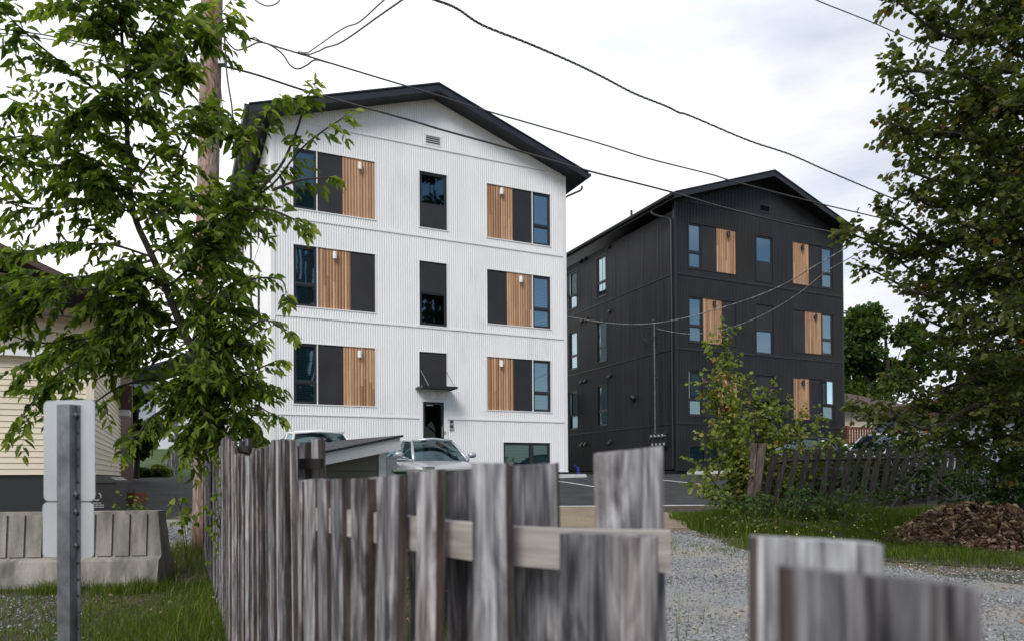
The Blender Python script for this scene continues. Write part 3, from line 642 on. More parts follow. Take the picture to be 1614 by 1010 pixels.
    mb = MB(); mb.tube([(D-2.68, -.03, 1.25+B), (D-2.68, -.12, 1.25+B), (D-2.68, -.2, 1.22+B)], [.13, .13, .09], 12); LW.put(mb, 'vent_hood', T)
    # service mast and meter bank near the front corner
    xm = D-1.17
    mb = MB(); mb.tube([(xm, -.10, -.4+B), (xm, -.10, 4.12+B), (xm+.02, -.16, 4.22+B), (xm+.02, -.22, 4.17+B)], .033, 8); mast = LW.put(mb, 'service_mast', MT['steel'])
    for z in (.4, 1.9, 3.3):
        mb = MB(); mb.box((xm-.05, -.09, z+B), (xm+.05, -.015, z+.03+B)); LW.put(mb, 'clamp', MT['steel'], mast)
    mb = MB(); mb.tube([(xm, -.12, 4.05+B), (xm-.5, -.25, 3.95+B), (xm-.62, -.22, 3.62+B), (xm-.35, -.2, 3.42+B), (xm+.1, -.16, 3.5+B), (xm+.28, -.15, 3.8+B), (xm+.12, -.13, 3.95+B)], .014, 5); LW.put(mb, 'loose_cable', MT['cable'], mast)
    mb = MB(); mb.tube([(xm, -.12, 4.0+B), (xm-.42, -.22, 3.7+B), (xm-.3, -.2, 3.5+B), (xm, -.15, 3.45+B)], .010, 5); LW.put(mb, 'loose_cable', MT['cable'], mast)
    mb = MB(); mb.box((D-1.42, -.16, -.88+B), (D-.4, -.015, -.32+B)); bx = LW.put(mb, 'meter_box', MT['frame'])
    for i in range(4):
        x = D-1.28+i*.25
        mb = MB(); mb.tube([(x, -.16, -.46+B), (x, -.25, -.46+B), (x, -.27, -.46+B)], [.075, .075, .05], 12); LW.put(mb, 'meter', MT['chrome'], bx)
        mb = MB(); mb.box((x-.04, -.175, -.82+B), (x+.04, -.161, -.72+B)); LW.put(mb, 'breaker_cover', MT['box_grey'], bx)
    # corner downpipe
    mb = MB(); mb.tube([(-.50, .75, 8.38+B), (-.50, .72, 8.3+B), (-.42, .6, 8.2+B), (-.10, .14, 7.95+B), (-.07, .10, 7.85+B), (-.07, .10, -1.7+B)], .045, 8); fc.put(mb, 'downpipe', T)
    mb = MB(); mb.tube([(9.5, -.25, 8.35+B), (9.5, -.25, 8.28+B), (9.44, -.2, 8.2+B), (9.35, .02, 8.08+B), (9.31, .1, 8.0+B)], .035, 8); fc.put(mb, 'downpipe', T)
    mb = MB(); mb.tube([(-.3, 2.4, 8.7+B), (-.3, 2.4, 9.02+B)], .05, 8); fc.put(mb, 'roof_pipe', T)
dh = [(.68, 3.12, 6.1, 7.89), (.67, 3.08, 3.2, 4.99), (.64, 3.12, .31, 2.1), (6.24, 8.64, 6.09, 7.89), (6.2, 8.62, 3.19, 4.99), (6.2, 8.64, .33, 2.1),
      (4.18, 5.11, 6.0, 7.88), (4.14, 5.1, 2.97, 5.03), (4.13, 5.1, 1.0, 2.1), (.62, 2.2, -1.6, -.8), (4.13, 5.1, -1.78, .6), (4.41, 4.93, 8.92, 9.14)]
block('apartment_block', 'black ribbed-steel apartment block with gabled roof and cedar panels, right of the white one', XD, YD, ZD, 9.25, 14.0,
      MT['black_steel'], MT['black_trim'], -1.78, (dh, dark_front), 4.66, (-.40, 9.36), 10.43, 8.72, .6)

# ------------------------------------------------------------------ parked cars
def superring(hw, z0, z1, zs, n=20, tuck=0.9):
    return None
def car(name, label, X, Y, heading, paint, L=4.7, Wd=1.82, H=1.43, belt=0.95, cab=(-2.05, -1.05, 0.55, 1.25), sunroof=False, group='cars parked against the white block'):
    """x forward; the body is one lofted shell, the greenhouse a second with glass between its pillars"""
    z = gp((X, Y, 0))
    t = thing(name, label, 'car', (X, Y, z), heading, group)
    h = L/2; w = Wd/2
    st = [(-h, .70*w, .42, .78), (-h+.08, .84*w, .30, .88), (-h+.35, .95*w, .22, belt+.06), (-h+.9, w, .19, belt+.05), (-.9, w, .18, belt+.01), (.2, w, .18, belt-.01),
          (1.0, .985*w, .18, belt-.03), (1.5, .97*w, .19, belt-.09), (h-.35, .93*w, .20, belt-.20), (h-.12, .84*w, .24, .66), (h, .70*w, .36, .56)]
    mb = MB(); rings = []
    for x, hw, zb, zt in st:
        m_ = (zb+zt)/2
        half = [(0, zt+.02), (hw*.55, zt+.012), (hw*.86, zt-.012), (hw*.965, zt-.06), (hw, m_+.10), (hw*.995, m_-.05), (hw*.975, zb+.12), (hw*.90, zb), (0, zb)]
        rings.append([(x, y, q) for y, q in half]+[(x, -y, q) for y, q in half[-2:0:-1]])
    n = len(rings[0])
    mb.add([p for r in rings for p in r], [(i*n+j, (i+1)*n+j, (i+1)*n+(j+1) % n, i*n+(j+1) % n) for i in range(len(rings)-1) for j in range(n)])
    mb.f += [tuple(range(n)), tuple((len(rings)-1)*n+j for j in range(n))[::-1]]; mb.mi += [0, 0]
    body = mb.build('body', paint, t, smooth=True)
    md = body.modifiers.new('s', 'SUBSURF'); md.levels = 1; md.render_levels = 1
    r0, r1, r2, r3 = cab                          # rear glass foot, rear glass head, windscreen head, windscreen foot
    zb = belt-.02; zr = H-.05
    def side(s):
        B = [(r0, .80*w*s, zb+.03), (-.55, .93*w*s, zb+.02), (.45, .93*w*s, zb), (r3, .83*w*s, zb-.04)]
        T = [(r1, .62*w*s, zr-.03), (-.42, .68*w*s, zr+.0), (.10, .68*w*s, zr-.005), (r2, .63*w*s, zr-.035)]
        return B, T
    Bl, Tl = side(1); Br, Tr = side(-1)
    mb = MB()
    for B, T in ((Bl, Tl), (Br, Tr)): mb.add(B+T, [(i, i+1, i+5, i+4) for i in range(3)])
    mb.build('side_glass', MT['car_glass'], t)
    def curved(B0, B1, T0, T1, bulge, name):
        mb = MB(); K = 6
        for j in range(K+1):
            u = j/K; c = math.sin(math.pi*u)*bulge
            for i in range(4):
                q = i/3; a = [B0[k]+(B1[k]-B0[k])*u for k in range(3)]; b = [T0[k]+(T1[k]-T0[k])*u for k in range(3)]
                mb.v.append((a[0]+(b[0]-a[0])*q+c*(1-.5*q), a[1]+(b[1]-a[1])*q, a[2]+(b[2]-a[2])*q+abs(c)*.25*q+.04*math.sin(math.pi*q)*.5))
        for j in range(K):
            for i in range(3): q = j*4+i; mb.f.append((q, q+4, q+5, q+1)); mb.mi.append(0)
        return mb.build(name, MT['car_glass'], t, smooth=True)
    curved(Br[3], Bl[3], Tr[3], Tl[3], .16, 'windscreen')
    curved(Br[0], Bl[0], Tr[0], Tl[0], -.12, 'rear_window')
    mb = MB(); K = 7; M_ = 6; pr = [Tl[0], Tl[1], Tl[2], Tl[3]]
    for j in range(K+1):
        u = j/K; xs_ = np.interp(u*3, [0, 1, 2, 3], [p[0] for p in pr]); ys = np.interp(u*3, [0, 1, 2, 3], [p[1] for p in pr])+.015; zs = np.interp(u*3, [0, 1, 2, 3], [p[2] for p in pr])
        for i in range(M_+1):
            q = i/M_*2-1; mb.v.append((xs_, ys*q, zs+.055*(1-q*q)*(.5+.5*math.sin(math.pi*u))+.006))
    for j in range(K):
        for i in range(M_): q = j*(M_+1)+i; mb.f.append((q, q+1, q+M_+2, q+M_+1)); mb.mi.append(0)
    mb.build('roof', paint, t, smooth=True)
    mb = MB()
    for B, T, s in ((Bl, Tl, 1), (Br, Tr, -1)):
        mb.tube([B[0], T[0]], [.06, .045], 6); mb.tube([B[3], T[3]], [.05, .032], 6)
        mb.tube([T[0], T[1], T[2], T[3]], .028, 6); mb.tube([B[0], B[1], B[2], B[3]], .022, 6)
        mb.tube([(B[1][0]+.35, B[1][1]+.004*s, B[1][2]), (T[1][0]+.25, T[1][1]+.004*s, T[1][2])], .03, 4)
    mb.build('pillar', paint, t, smooth=True)
    mb = MB(); mb.tube([(r2-.02, Tr[3][1], zr-.015), (r2+.06, 0, zr+.025), (r2-.02, Tl[3][1], zr-.015)], .042, 8); mb.build('roof_edge', paint, t, smooth=True)
    for s in (1, -1):
        mb = MB(); mb.tube([(.92, s*.86*w, belt+.0), (.90, s*(w+.06), belt+.03)], .018, 6)
        mr = []
        for i in range(6):
            a = i/5; rr = math.sin(math.pi*min(.93, max(.14, a)))
            mr.append((.88+.0*a, s*(w+.02+.2*a), belt+.085+.01*a))
        mb.tube(mr, [.045, .072, .08, .08, .072, .04], 10); mb.build('wing_mirror', paint, t, smooth=True)
        mb = MB(); mb.box((h-.42, s*.60*w, .60), (h-.10, s*.85*w, .72)); mb.build('headlight', MT['chrome'], t)
        mb = MB(); mb.box((.28, s*(w*.998), .78), (.48, s*(w+.018), .81)); mb.build('door_handle', paint, t)
    for x in (-h+.95, h-.9):
        for s in (1, -1):
            mb = MB(); mb.tube([(x, s*(w-.22), .32), (x, s*(w+.005), .32)], .32, 20); wl = mb.build('wheel', MT['tyre'], t)
            mb = MB(); mb.tube([(x, s*(w-.02), .32), (x, s*(w+.012), .32)], .20, 14); mb.build('rim', MT['chrome'], wl)
    mb = MB(); mb.box((h-.06, -.45*w, .36), (h+.012, .45*w, .60)); mb.build('grille', MT['black_plastic'], t)
    if sunroof:
        mb = MB()
        for i in range(2):
            a = r2-.30-i*.30; b = a-.28; mb.add([(a, -.34*w, zr+.060), (a, .34*w, zr+.060), (b, .34*w, zr+.070), (b, -.34*w, zr+.070)], [(0, 1, 2, 3)])
        mb.build('sunroof', MT['black_plastic'], t)
    mb = MB(); mb.prism([(r1+.18, zr+.01), (r1+.02, zr+.09), (r1-.02, zr+.01)], -.018, .018); mb.build('aerial', paint, t)
    return t
car('parked_car', 'silver saloon car with dark sunroof parked before the glass entrance door', 6.02, 18.2, -math.pi/2, MT['silver_paint'], sunroof=True, H=1.48, Wd=1.74)
car('parked_car', 'white hatchback parked behind the little shed, left of the silver saloon', 3.05, 17.6, -math.pi/2, MT['white_paint'], L=4.4, Wd=1.84, H=1.74, belt=1.10, cab=(-2.1, -1.5, .45, 1.25))
# vehicles half hidden behind the leaning fence on the right
def apx(x, y, v): P = at(x, y, v); return P
P = at(1262, 735, 19.5); car('parked_car', 'black car half hidden behind the leaning fence and shrub', P[0], P[1], R(-150), MT['black_plastic'], group='cars behind the leaning fence')
P = at(1395, 735, 25); car('parked_car', 'pale silver car seen through gaps in the leaning fence', P[0], P[1], R(-160), MT['silver_paint'], group='cars behind the leaning fence')

# kerb stops in front of the blocks
for k, (lab, xa, xb, y) in enumerate((('white concrete kerb stop at the right corner of the white block', 11.0, 12.9, 21.35), ('white concrete kerb stop at the foot of the black block', 17.6, 19.6, 21.6))):
    t = MB(); z = gp(((xa+xb)/2, y, 0)); hx = (xb-xa)/2
    t.prism([(-hx, 0), (-hx, .09), (-hx+.06, .13), (hx-.06, .13), (hx, .09), (hx, 0)], -.08, .08)
    tag(t.build('kerb_stop', MT['concrete_white'], loc=((xa+xb)/2, y, z+.004)), lab, 'kerb stop', 'kerb stops')
t = MB(); z = gp((12.75, 21.5, 0)); t.tube([(0, 0, 0), (0, 0, .28), (.0, -.03, .34)], [.055, .055, .045], 10); t.tube([(0, 0, .3), (-.13, .02, .42)], [.035, .03], 8)
tag(t.build('standpipe', MT['blue_plastic'], loc=(12.72, 21.55, z)), 'blue standpipe cap at the right foot of the white block', 'standpipe')

# ------------------------------------------------------------------ low shed and things behind the near fence
def quadbox(mb, P, a, b, c):                     # box spanned by three vectors from a corner
    P, a, b, c = [Vector([float(q) for q in x]) for x in (P, a, b, c)]
    mb.add([P, P+a, P+a+b, P+b, P+c, P+a+c, P+a+b+c, P+b+c], [(0,3,2,1),(4,5,6,7),(0,1,5,4),(1,2,6,5),(2,3,7,6),(3,0,4,7)])
VS = 9.6
A = at(470, 752, VS); Bq = at(606, 752, VS+.9)
bd = (Bq-A); bd[2] = 0; wl = float(np.linalg.norm(bd)); bd /= wl; bn = np.array([-bd[1], bd[0], 0])
sz = g(VS)
sh = thing('shed', 'low lean-to shed with pale sloping fascia and olive boards behind the weathered fence', 'shed', (A[0], A[1], sz), math.atan2(bd[1], bd[0]))
zl = at(470, 718, VS)[2]-sz; zr_ = at(606, 690, VS+.9)[2]-sz
mb = MB(); mb.prism([(0, 0), (wl, 0), (wl, zr_-.16), (0, zl-.16)], 0, 1.5); mb.build('wall', MT['olive'], sh)
mb = MB()
for i in range(9):
    z = .1+i*.155
    x1 = wl-.1
    if z < zl-.2: mb.box((0, -.012, z), (x1, 0, z+.143))
    else:
        sl_ = (zr_-zl)/wl; xs0 = (z+.145+.16-zl)/sl_
        if xs0 < x1: mb.box((xs0, -.012, z), (x1, 0, z+.143))
mb.build('boards', MT['olive'], sh)
mb = MB(); mb.box((wl-.11, -.03, 0), (wl+.01, .05, zr_-.17)); mb.build('corner_post', MT['shed_trim'], sh)
sl_ = (zr_-zl)/wl; ex0, ex1 = -.5, wl+.15
def rz_(x): return zl+sl_*x
mb = MB(); mb.prism([(ex0, rz_(ex0)-.17), (ex1, rz_(ex1)-.20), (ex1-.02, rz_(ex1)-.02), (ex0, rz_(ex0)-.02)], -.22, -.19); mb.build('fascia', MT['shed_trim'], sh)
mb = MB(); mb.prism([(ex0, rz_(ex0)-.02), (ex1+.02, rz_(ex1)-.02), (ex1+.02, rz_(ex1)+.012), (ex0, rz_(ex0)+.012)], -.25, 1.7); mb.build('roof', MT['roof_dark'], sh)
mb = MB(); mb.prism([(ex0, rz_(ex0)-.16), (ex1-.02, rz_(ex1)-.16), (ex1-.02, rz_(ex1)-.021), (ex0, rz_(ex0)-.021)], -.188, 1.66); mb.build('soffit', MT['shed_trim'], sh)
P = at(617, 748, 10.9); s2 = thing('utility_box', 'pale grey metal box standing beside the shed corner post', 'utility box', (P[0], P[1], g(10.9)), math.atan2(bd[1], bd[0]))
hb = at(617, 719, 10.9)[2]-g(10.9)
mb = MB(); mb.box((-.09, 0, .05), (.10, .2, hb-.02)); mb.build('cabinet', MT['box_grey'], s2)
mb = MB(); mb.box((-.10, -.01, hb-.02), (.11, .21, hb)); mb.build('lid', MT['box_grey'], s2)
mb = MB(); mb.box((-.08, .02, 0), (.09, .18, .05)); mb.build('foot', MT['concrete'], s2)
# green wheelbarrow behind the pickets
P = at(690, 760, 5.2); t = thing('wheelbarrow', 'wheelbarrow with a green tray just behind the weathered pickets', 'wheelbarrow', (P[0], P[1], g(5.2)), -YAW)
ht = at(690, 742, 5.2)[2]-g(5.2)
mb = MB(); a, b = ht, ht-.34
V0 = [(-.28, -.27, a), (.30, -.27, a), (.30, .27, a), (-.28, .27, a), (-.10, -.16, b), (.24, -.16, b), (.24, .16, b), (-.10, .16, b)]
mb.add(V0, [(4, 5, 6, 7), (0, 1, 5, 4), (1, 2, 6, 5), (2, 3, 7, 6), (3, 0, 4, 7)]); tr = mb.build('tray', MT['green_paint'], t)
mb = MB(); mb.tube([V0[0], V0[1], V0[2], V0[3], V0[0]], .014, 6); mb.build('rim', MT['green_paint'], tr)
mb = MB(); mb.tube([(-.35, -.03, b-.15), (-.35, .03, b-.15)], .18, 16); mb.build('wheel', MT['tyre'], t)
for s in (-1, 1):
    mb = MB(); mb.tube([(-.35, s*.06, b-.15), (.2, s*.2, b-.02), (.75, s*.26, b+.12)], .016, 6); mb.build('handle', MT['steel'], t)
    mb = MB(); mb.tube([(.2, s*.2, b-.02), (.28, s*.2, 0.0)], .014, 6); mb.build('leg', MT['steel'], t)
P = at(722, 760, 6.0); t = MB(); t.box((-.16, -.1, 0), (.2, .14, .9)); t.box((-.19, -.13, .9), (.23, .17, .96)); t.box((-.12, -.115, .2), (.16, -.1, .75))
hh = at(722, 746, 6.0)[2]-g(6.0); t.mi = [0 if min(t.v[i][2] for i in f_) < .89 else 1 for f_ in t.f]; o = t.build('storage_bin', [MT['black_plastic'], MT['blue_plastic']], loc=(P[0], P[1], g(6.0)), rz=-YAW); o.scale = (1, 1, hh/.96)
tag(o, 'dark storage bin with a blue lid behind the pickets, beside the green wheelbarrow', 'bin')

# ------------------------------------------------------------------ near fence
def picket_mb(W, T, H, r, lean=0.0, slope=None):
    mb = MB(); K = 6; c = T*.16; ring0 = [(-W/2+c, -T/2), (W/2-c, -T/2), (W/2, -T/2+c), (W/2, T/2-c), (W/2-c, T/2), (-W/2+c, T/2), (-W/2, T/2-c), (-W/2, -T/2+c)]
    bow = r.uniform(-.012, .012); tw = r.uniform(-.05, .05); cut = r.uniform(-.10, .10)*W
    if slope is not None: cut = slope*W
    for k in range(K+1):
        u = k/K; s = 1+r.uniform(-.02, .02)
        for x, y in ring0:
            z = H*u
            if k == K: z += cut*(x/W)+r.uniform(-.002, .002)
            a = tw*u; xx = x*s*math.cos(a)-y*math.sin(a); yy = x*math.sin(a)+y*math.cos(a)
            mb.v.append((xx+bow*math.sin(math.pi*u)+lean*u*H, yy+.3*bow*math.sin(math.pi*u*1.3), z))
    for k in range(K):
        for j in range(8): mb.f.append((k*8+j, k*8+(j+1) % 8, (k+1)*8+(j+1) % 8, (k+1)*8+j)); mb.mi.append(1 if j in (2, 6) else 0)  # both narrow edge faces get the brown with painted shade
    mb.f.append(tuple(K*8+j for j in range(8))); mb.mi.append(0)
    return mb
def topz(x, y, v): return at(x, y, v)[2]
def put_picket(root, l, v, th, W, T, ztop, r, m=None, lean=0, name='picket', lo=None, slope=None):
    P = lv(l, v); z0 = (g(v)-.05) if lo is None else lo
    o = picket_mb(W, T, ztop-z0, r, lean, slope).build(name, [m or MT['old_wood'], MT['old_wood_brown_shade'] if m is None or m is MT['old_wood'] else m], root)
    # fence tangent (cos, -sin) in (l, v): world heading
    d = lv(math.cos(th), -math.sin(th)); o.location = (P[0], P[1], z0); o.rotation_euler.z = math.atan2(d[1], d[0])
    return o
TX = [300, 318, 328, 340, 350, 356, 362, 368, 374, 384, 392, 400, 404, 412, 418, 424, 430, 436, 445, 452]
TY = [718, 716, 709, 706, 700, 692, 689, 700, 718, 716, 717, 718, 708, 707, 703, 702, 698, 696, 692, 692]
fr = random.Random(5)
tall = thing('picket_fence', 'long tall run of weathered grey pickets leading back to the utility pole', 'fence', group='weathered picket fence in the foreground')
s0 = (-.80, 2.62); dl, dv = -.479, 1.0; nn = math.hypot(dl, dv); th0 = math.atan2(1.0, .479)
s = 0.06; k = 0
while True:
    l = s0[0]+dl/nn*s; v = s0[1]+dv/nn*s
    if v > 10.3: break
    x = CX+F*l/v; y = np.interp(x, TX, TY)+fr.uniform(-3.5, 3.5)*(1 if x < 440 else .3)
    W = fr.uniform(.050, .080)
    put_picket(tall, l+fr.uniform(-.012, .012), v, th0+fr.uniform(-.13, .13), W, .026, topz(x, y, v), fr, lean=fr.uniform(-.012, .012))
    s += W+fr.choice((.006, .012, .02, .034)); k += 1
def rail_mb(pts, h, t, off):                     # pts: (l, v, ztop)
    mb = MB(); vs = []
    for i, (l, v, z) in enumerate(pts):
        a = pts[max(0, i-1)]; b = pts[min(len(pts)-1, i+1)]; tl, tv = b[0]-a[0], b[1]-a[1]; q = math.hypot(tl, tv); nl_, nv = -tv/q, tl/q
        if nv < 0: nl_, nv = -nl_, -nv
        for o_, zz in ((off, z), (off+t, z), (off+t, z-h), (off, z-h)):
            P = lv(l+nl_*o_, v+nv*o_, zz); vs.append(P)
    n = len(pts); fs = [(4*i+j, 4*i+(j+1) % 4, 4*(i+1)+(j+1) % 4, 4*(i+1)+j) for i in range(n-1) for j in range(4)]+[(0, 1, 2, 3), tuple(4*(n-1)+j for j in (3, 2, 1, 0))]
    mb.add(vs, fs); return mb
for zt in (1.55-.16, 1.55-.95):
    rail_mb([(s0[0]+dl*q, s0[1]+dv*q, zt+(0.02*q if zt > 1 else .03*q)) for q in (0, 2, 4, 6, 7.6)], .085, .038, .024).build('rail', MT['rail'], tall)
# two post clusters rising above the pickets, each with a dark cross block
for (xs_, yb, v) in ((((463, 700), (479, 696), (499, 691)), (722, 738, 459, 505), 2.78), (((374, 704), (381, 694), (389, 690)), (702, 712, 371, 392), 5.4)):
    for x, y in xs_:
        l = (x-CX)/F*v
        put_picket(tall, l, v+.03, th0-.5, (.038 if v < 4 else .05), .05, topz(x, y, v), fr, name='post')
    a = at(yb[2], yb[0], v-.06); b = at(yb[3], yb[0], v-.06); mb = MB(); d = (b-a); d[2] = 0; hh = a[2]-at(yb[2], yb[1], v-.06)[2]
    q = FH*.05
    quadbox(mb, (a[0], a[1], a[2]-hh), d, q, (0, 0, hh)); mb.build('cross_block', MT['old_wood_dark'], tall)

near = thing('picket_fence', 'short near end of the weathered fence with blurred pickets either side of a pale rail', 'fence', group='weathered picket fence in the foreground')
FB = [(463, 481, 755, 2.69, 63), (486, 501, 755, 2.5, 62), (506, 521, 755, 2.3, 61), (530, 546, 755, 2.1, 60), (561, 583, 754, 1.9, 57), (599, 630, 750, 1.71, 53), (661, 690, 742, 1.55, 47), (747, 800, 730, 1.41, 38), (878, 1029, 841, 1.28, 16)]
for x1, x2, yt, v, th in FB:
    xc = (x1+x2)/2; l = (xc-CX)/F*v; th = R(th); kk = math.cos(th)+(l/v)*math.sin(th); W = (x2-x1)/F*v/kk
    W = min(W, .19)
    put_picket(near, l, v, th, W, .036 if v < 1.35 else .034, topz(xc, yt, v), fr, lean=fr.uniform(-.006, .006), slope=(-.02 if v < 1.5 else None))
path = [(( (x1+x2)/2-CX)/F*v, v) for x1, x2, yt, v, th in FB]
rp = [(-.80, 2.66), (-.62, 2.28), (-.45, 1.97), (-.32, 1.76), (-.18, 1.58), (-.05, 1.455), (.10, 1.36), (.292, 1.315)]
rt = [1.55-.115, 1.55-.10, 1.55-.093, 1.55-.096, 1.55-.10, 1.55-.104, 1.55-.106, 1.55-.106]
rail_mb([(a, b, c) for (a, b), c in zip(rp, rt)], .078, .04, .018).build('rail', MT['rail'], near)
rail_mb([(a, b, c-.85) for (a, b), c in zip(rp, rt)], .08, .04, .018).build('rail', MT['rail'], near)
for x1, x2, yt, v, th in ((490, 497, 757, 2.66, 60), (523, 528, 756, 2.42, 60), (550, 558, 756, 2.22, 58), (588, 597, 752, 2.02, 55), (652, 662, 742, 1.82, 48), (708, 748, 741, 1.68, 40), (800, 878, 732, 1.55, 28), (936, 1044, 709, 1.43, 14)):
    xc = (x1+x2)/2; l = (xc-CX)/F*v; th = R(th); kk = math.cos(th)+(l/v)*math.sin(th); W = min(.14, max(.06, (x2-x1)/F*v/kk))
    o = put_picket(near, l, v, th, W, .022, topz(xc, yt, v), fr, m=(MT['old_wood'] if x1 > 700 else None))
# two low broad boards at the very front
gate = thing('picket_fence', 'two low broad fence boards, badly out of focus, at the lower right corner', 'fence', group='weathered picket fence in the foreground')
for x1, x2, yt, v, sp in ((1180, 1392, 850, .86, -.07), (1218, 1550, 908, .62, -.13)):
    xc = (x1+x2)/2; l = (xc-CX)/F*v
    put_picket(gate, l, v, R(-6 if v > .7 else -9), (x2-x1)/F*v, .034, topz(xc, yt, v), fr, slope=sp)

# ------------------------------------------------------------------ sign post seen from behind
v = 2.9
P = at(111, 755, v); t = thing('sign_post', 'galvanised channel post carrying two blank-backed sign plates in the left foreground', 'sign post', (P[0], P[1], g(v)), -YAW-.14)
gz = g(v); z_ = lambda y: topz(108, y, v)-gz
mb = MB(); zt = z_(638); zb = -.1
prof = [(-.034, .0), (-.022, .0), (-.018, -.028), (.018, -.028), (.022, .0), (.034, .0), (.034, -.004), (.025, -.004), (.021, -.032), (-.021, -.032), (-.025, -.004), (-.034, -.004)]
prof = [(x*1.35, y*1.2) for x, y in prof]
n = len(prof); mb.add([(x, y, zb) for x, y in prof]+[(x, y, zt) for x, y in prof], [(j, (j+1) % n, (j+1) % n+n, j+n) for j in range(n)]+[tuple(range(n, 2*n))]); mb.build('post', MT['steel'], t)
z = zt-.05; i = 0
while z > .3:
    mb = MB(); mb.tube([(.0385, -.0058, z), (.0385, -.0062, z)], .0062, 10); mb.build('hole', MT['interior'], t); z -= .066
for y in (654, 778, 805, 858):
    mb = MB(); mb.tube([(.030, -.006, z_(y)), (.030, -.018, z_(y)), (.030, -.019, z_(y)), (.030, -.03, z_(y))], [.013, .013, .007, .006], 6); mb.build('bolt', MT['steel'], t)
def rounded(x0, x1, z0, z1, r, n=6):
    pts = []
    for cx, cz, a0 in ((x1-r, z1-r, 0), (x0+r, z1-r, 90), (x0+r, z0+r, 180), (x1-r, z0+r, 270)):
        for i in range(n+1): a = R(a0+90*i/n); pts.append((cx+r*math.cos(a), cz+r*math.sin(a)))
    return pts
for (ya, yb, xa, xb) in ((630, 789, -.122, .110), (791, 878, -.127, .104)):
    mb = MB(); mb.prism(rounded(xa, xb, z_(yb), z_(ya), .022), .0005, .0035); mb.build('sign_plate', MT['sign_back'], t)

# ------------------------------------------------------------------ concrete barrier on the left
A = at(262, 905, 8.15); Bq = at(-60, 925, 7.95); A[2] = g(8.15); d = Bq-A; d[2] = 0; Lb = float(np.linalg.norm(d))
t = thing('concrete_barrier', 'weathered concrete road barrier with vertical grooves behind the sign post', 'barrier', (A[0], A[1], g(8.15)-.02), math.atan2(d[1], d[0])+math.pi)
Hb = topz(250, 803, 8.3)-g(8.15)+.02
prof = [(-.27, 0), (-.27, .06), (-.215, .29), (-.135, .34), (-.10, Hb), (.10, Hb), (.135, .34), (.215, .29), (.27, .06), (.27, 0)]
mb = MB(); n = len(prof)
mb.add([(-Lb, y, z) for y, z in prof]+[(-.05 if z > .4 else 0, y, z) for y, z in prof], [(j, j+n, (j+1) % n+n, (j+1) % n) for j in range(n)]+[tuple(range(n))[::-1], tuple(range(n, 2*n))])
mb.build('body', MT['concrete'], t)
x = -.16
while x > -Lb+.1:                                # raised staves between the grooves
    mb = MB(); w_ = .158
    def fy(z): return -.135+(.035)*(z-.34)/(Hb-.34)
    za, zb_ = .345, Hb-.03
    mb.add([(x, fy(za)-.025, za), (x-w_, fy(za)-.025, za), (x-w_, fy(zb_)-.025, zb_), (x, fy(zb_)-.025, zb_), (x, fy(za)+.0, za), (x-w_, fy(za), za), (x-w_, fy(zb_), zb_), (x, fy(zb_), zb_)],
           [(0, 1, 2, 3), (0, 3, 7, 4), (1, 5, 6, 2), (3, 2, 6, 7), (0, 4, 5, 1)])
    mb.build('stave', MT['concrete'], t); x -= .186
# ------------------------------------------------------------------ utility pole
base = at(320, 872, 10.2); topp = at(336, -170, 10.0)
base[2] = g(10.2)-.1
t = thing('utility_pole', 'tall weathered wooden utility pole behind the leafy tree on the left', 'utility pole', (base[0], base[1], base[2]))
rel = topp-base; mb = MB(); K = 14; pts = []; rr = []
for i in range(K+1):
    u = i/K; pts.append(tuple(rel*u+np.array([.01*math.sin(u*9), .01*math.cos(u*7), 0]))); rr.append(.158-.022*u)
mb.tube(pts, rr, 20); mb.build('pole', MT['pole'], t, smooth=True)
lw = local(t)
mb = MB(); c = at(283, 108, 10.0); quadbox(mb, lw(c-RT0*.13-FH*.06), RT0*.32, FH*.12, (0, 0, .09)); mb.build('junction_box', MT['box_grey'], t)
mb = MB(); a = at(300, 100, 10.0); b = at(322, 101, 10.0); mb.tube([lw(a), lw(b)], .016, 6); mb.build('bracket', MT['steel'], t)
mb = MB(); a = at(350, 46, 9.9); quadbox(mb, lw(a-RT0*.06), RT0*.09, FH*.1, (0, 0, .05)); mb.build('bracket', MT['steel'], t)
mb = MB(); a = at(349, 100, 9.9); quadbox(mb, lw(a-RT0*.05), RT0*.09, FH*.1, (0, 0, .07)); mb.build('bracket', MT['steel'], t)

# ------------------------------------------------------------------ overhead cables
def smooth(pts, n=8):
    P = [np.array(p, float) for p in pts]; P = [2*P[0]-P[1]]+P+[2*P[-1]-P[-2]]; o = []
    for i in range(1, len(P)-2):
        for k in range(n):
            t_ = k/n; a, b, c, d = P[i-1:i+3]
            o.append(.5*((2*b)+(-a+c)*t_+(2*a-5*b+4*c-d)*t_*t_+(-a+3*b-3*c+d)*t_**3))
    o.append(P[-2]); return o
def cable(label, px, v0, v1, r, m='cable', group=None, twist=0, name='overhead_cable', cat='cable'):
    n = len(px); q = []
    for i, (x, y) in enumerate(px):
        u = (x-px[0][0])/(px[-1][0]-px[0][0]) if abs(px[-1][0]-px[0][0]) > 30 else i/(n-1)
        v = 1/((1-u)/v0+u/v1)
        q.append(at(x, y, v))
    q = smooth(q, 8); mb = MB()
    if twist:
        q = smooth(q[::3]+([q[-1]] if (len(q)-1) % 3 else []), 14)
        for s in range(twist):
            off = []
            for i, p in enumerate(q):
                a = i*.42+s*2*math.pi/twist; off.append(p+np.array([0, math.cos(a)*r*.9, math.sin(a)*r*.9])+RT0*0)
            mb.tube(off, r*.62, 5)
    else: mb.tube(q, r, 6)
    return tag(mb.build(name, MT[m], smooth=True), label, cat, group)
G = 'overhead cables'
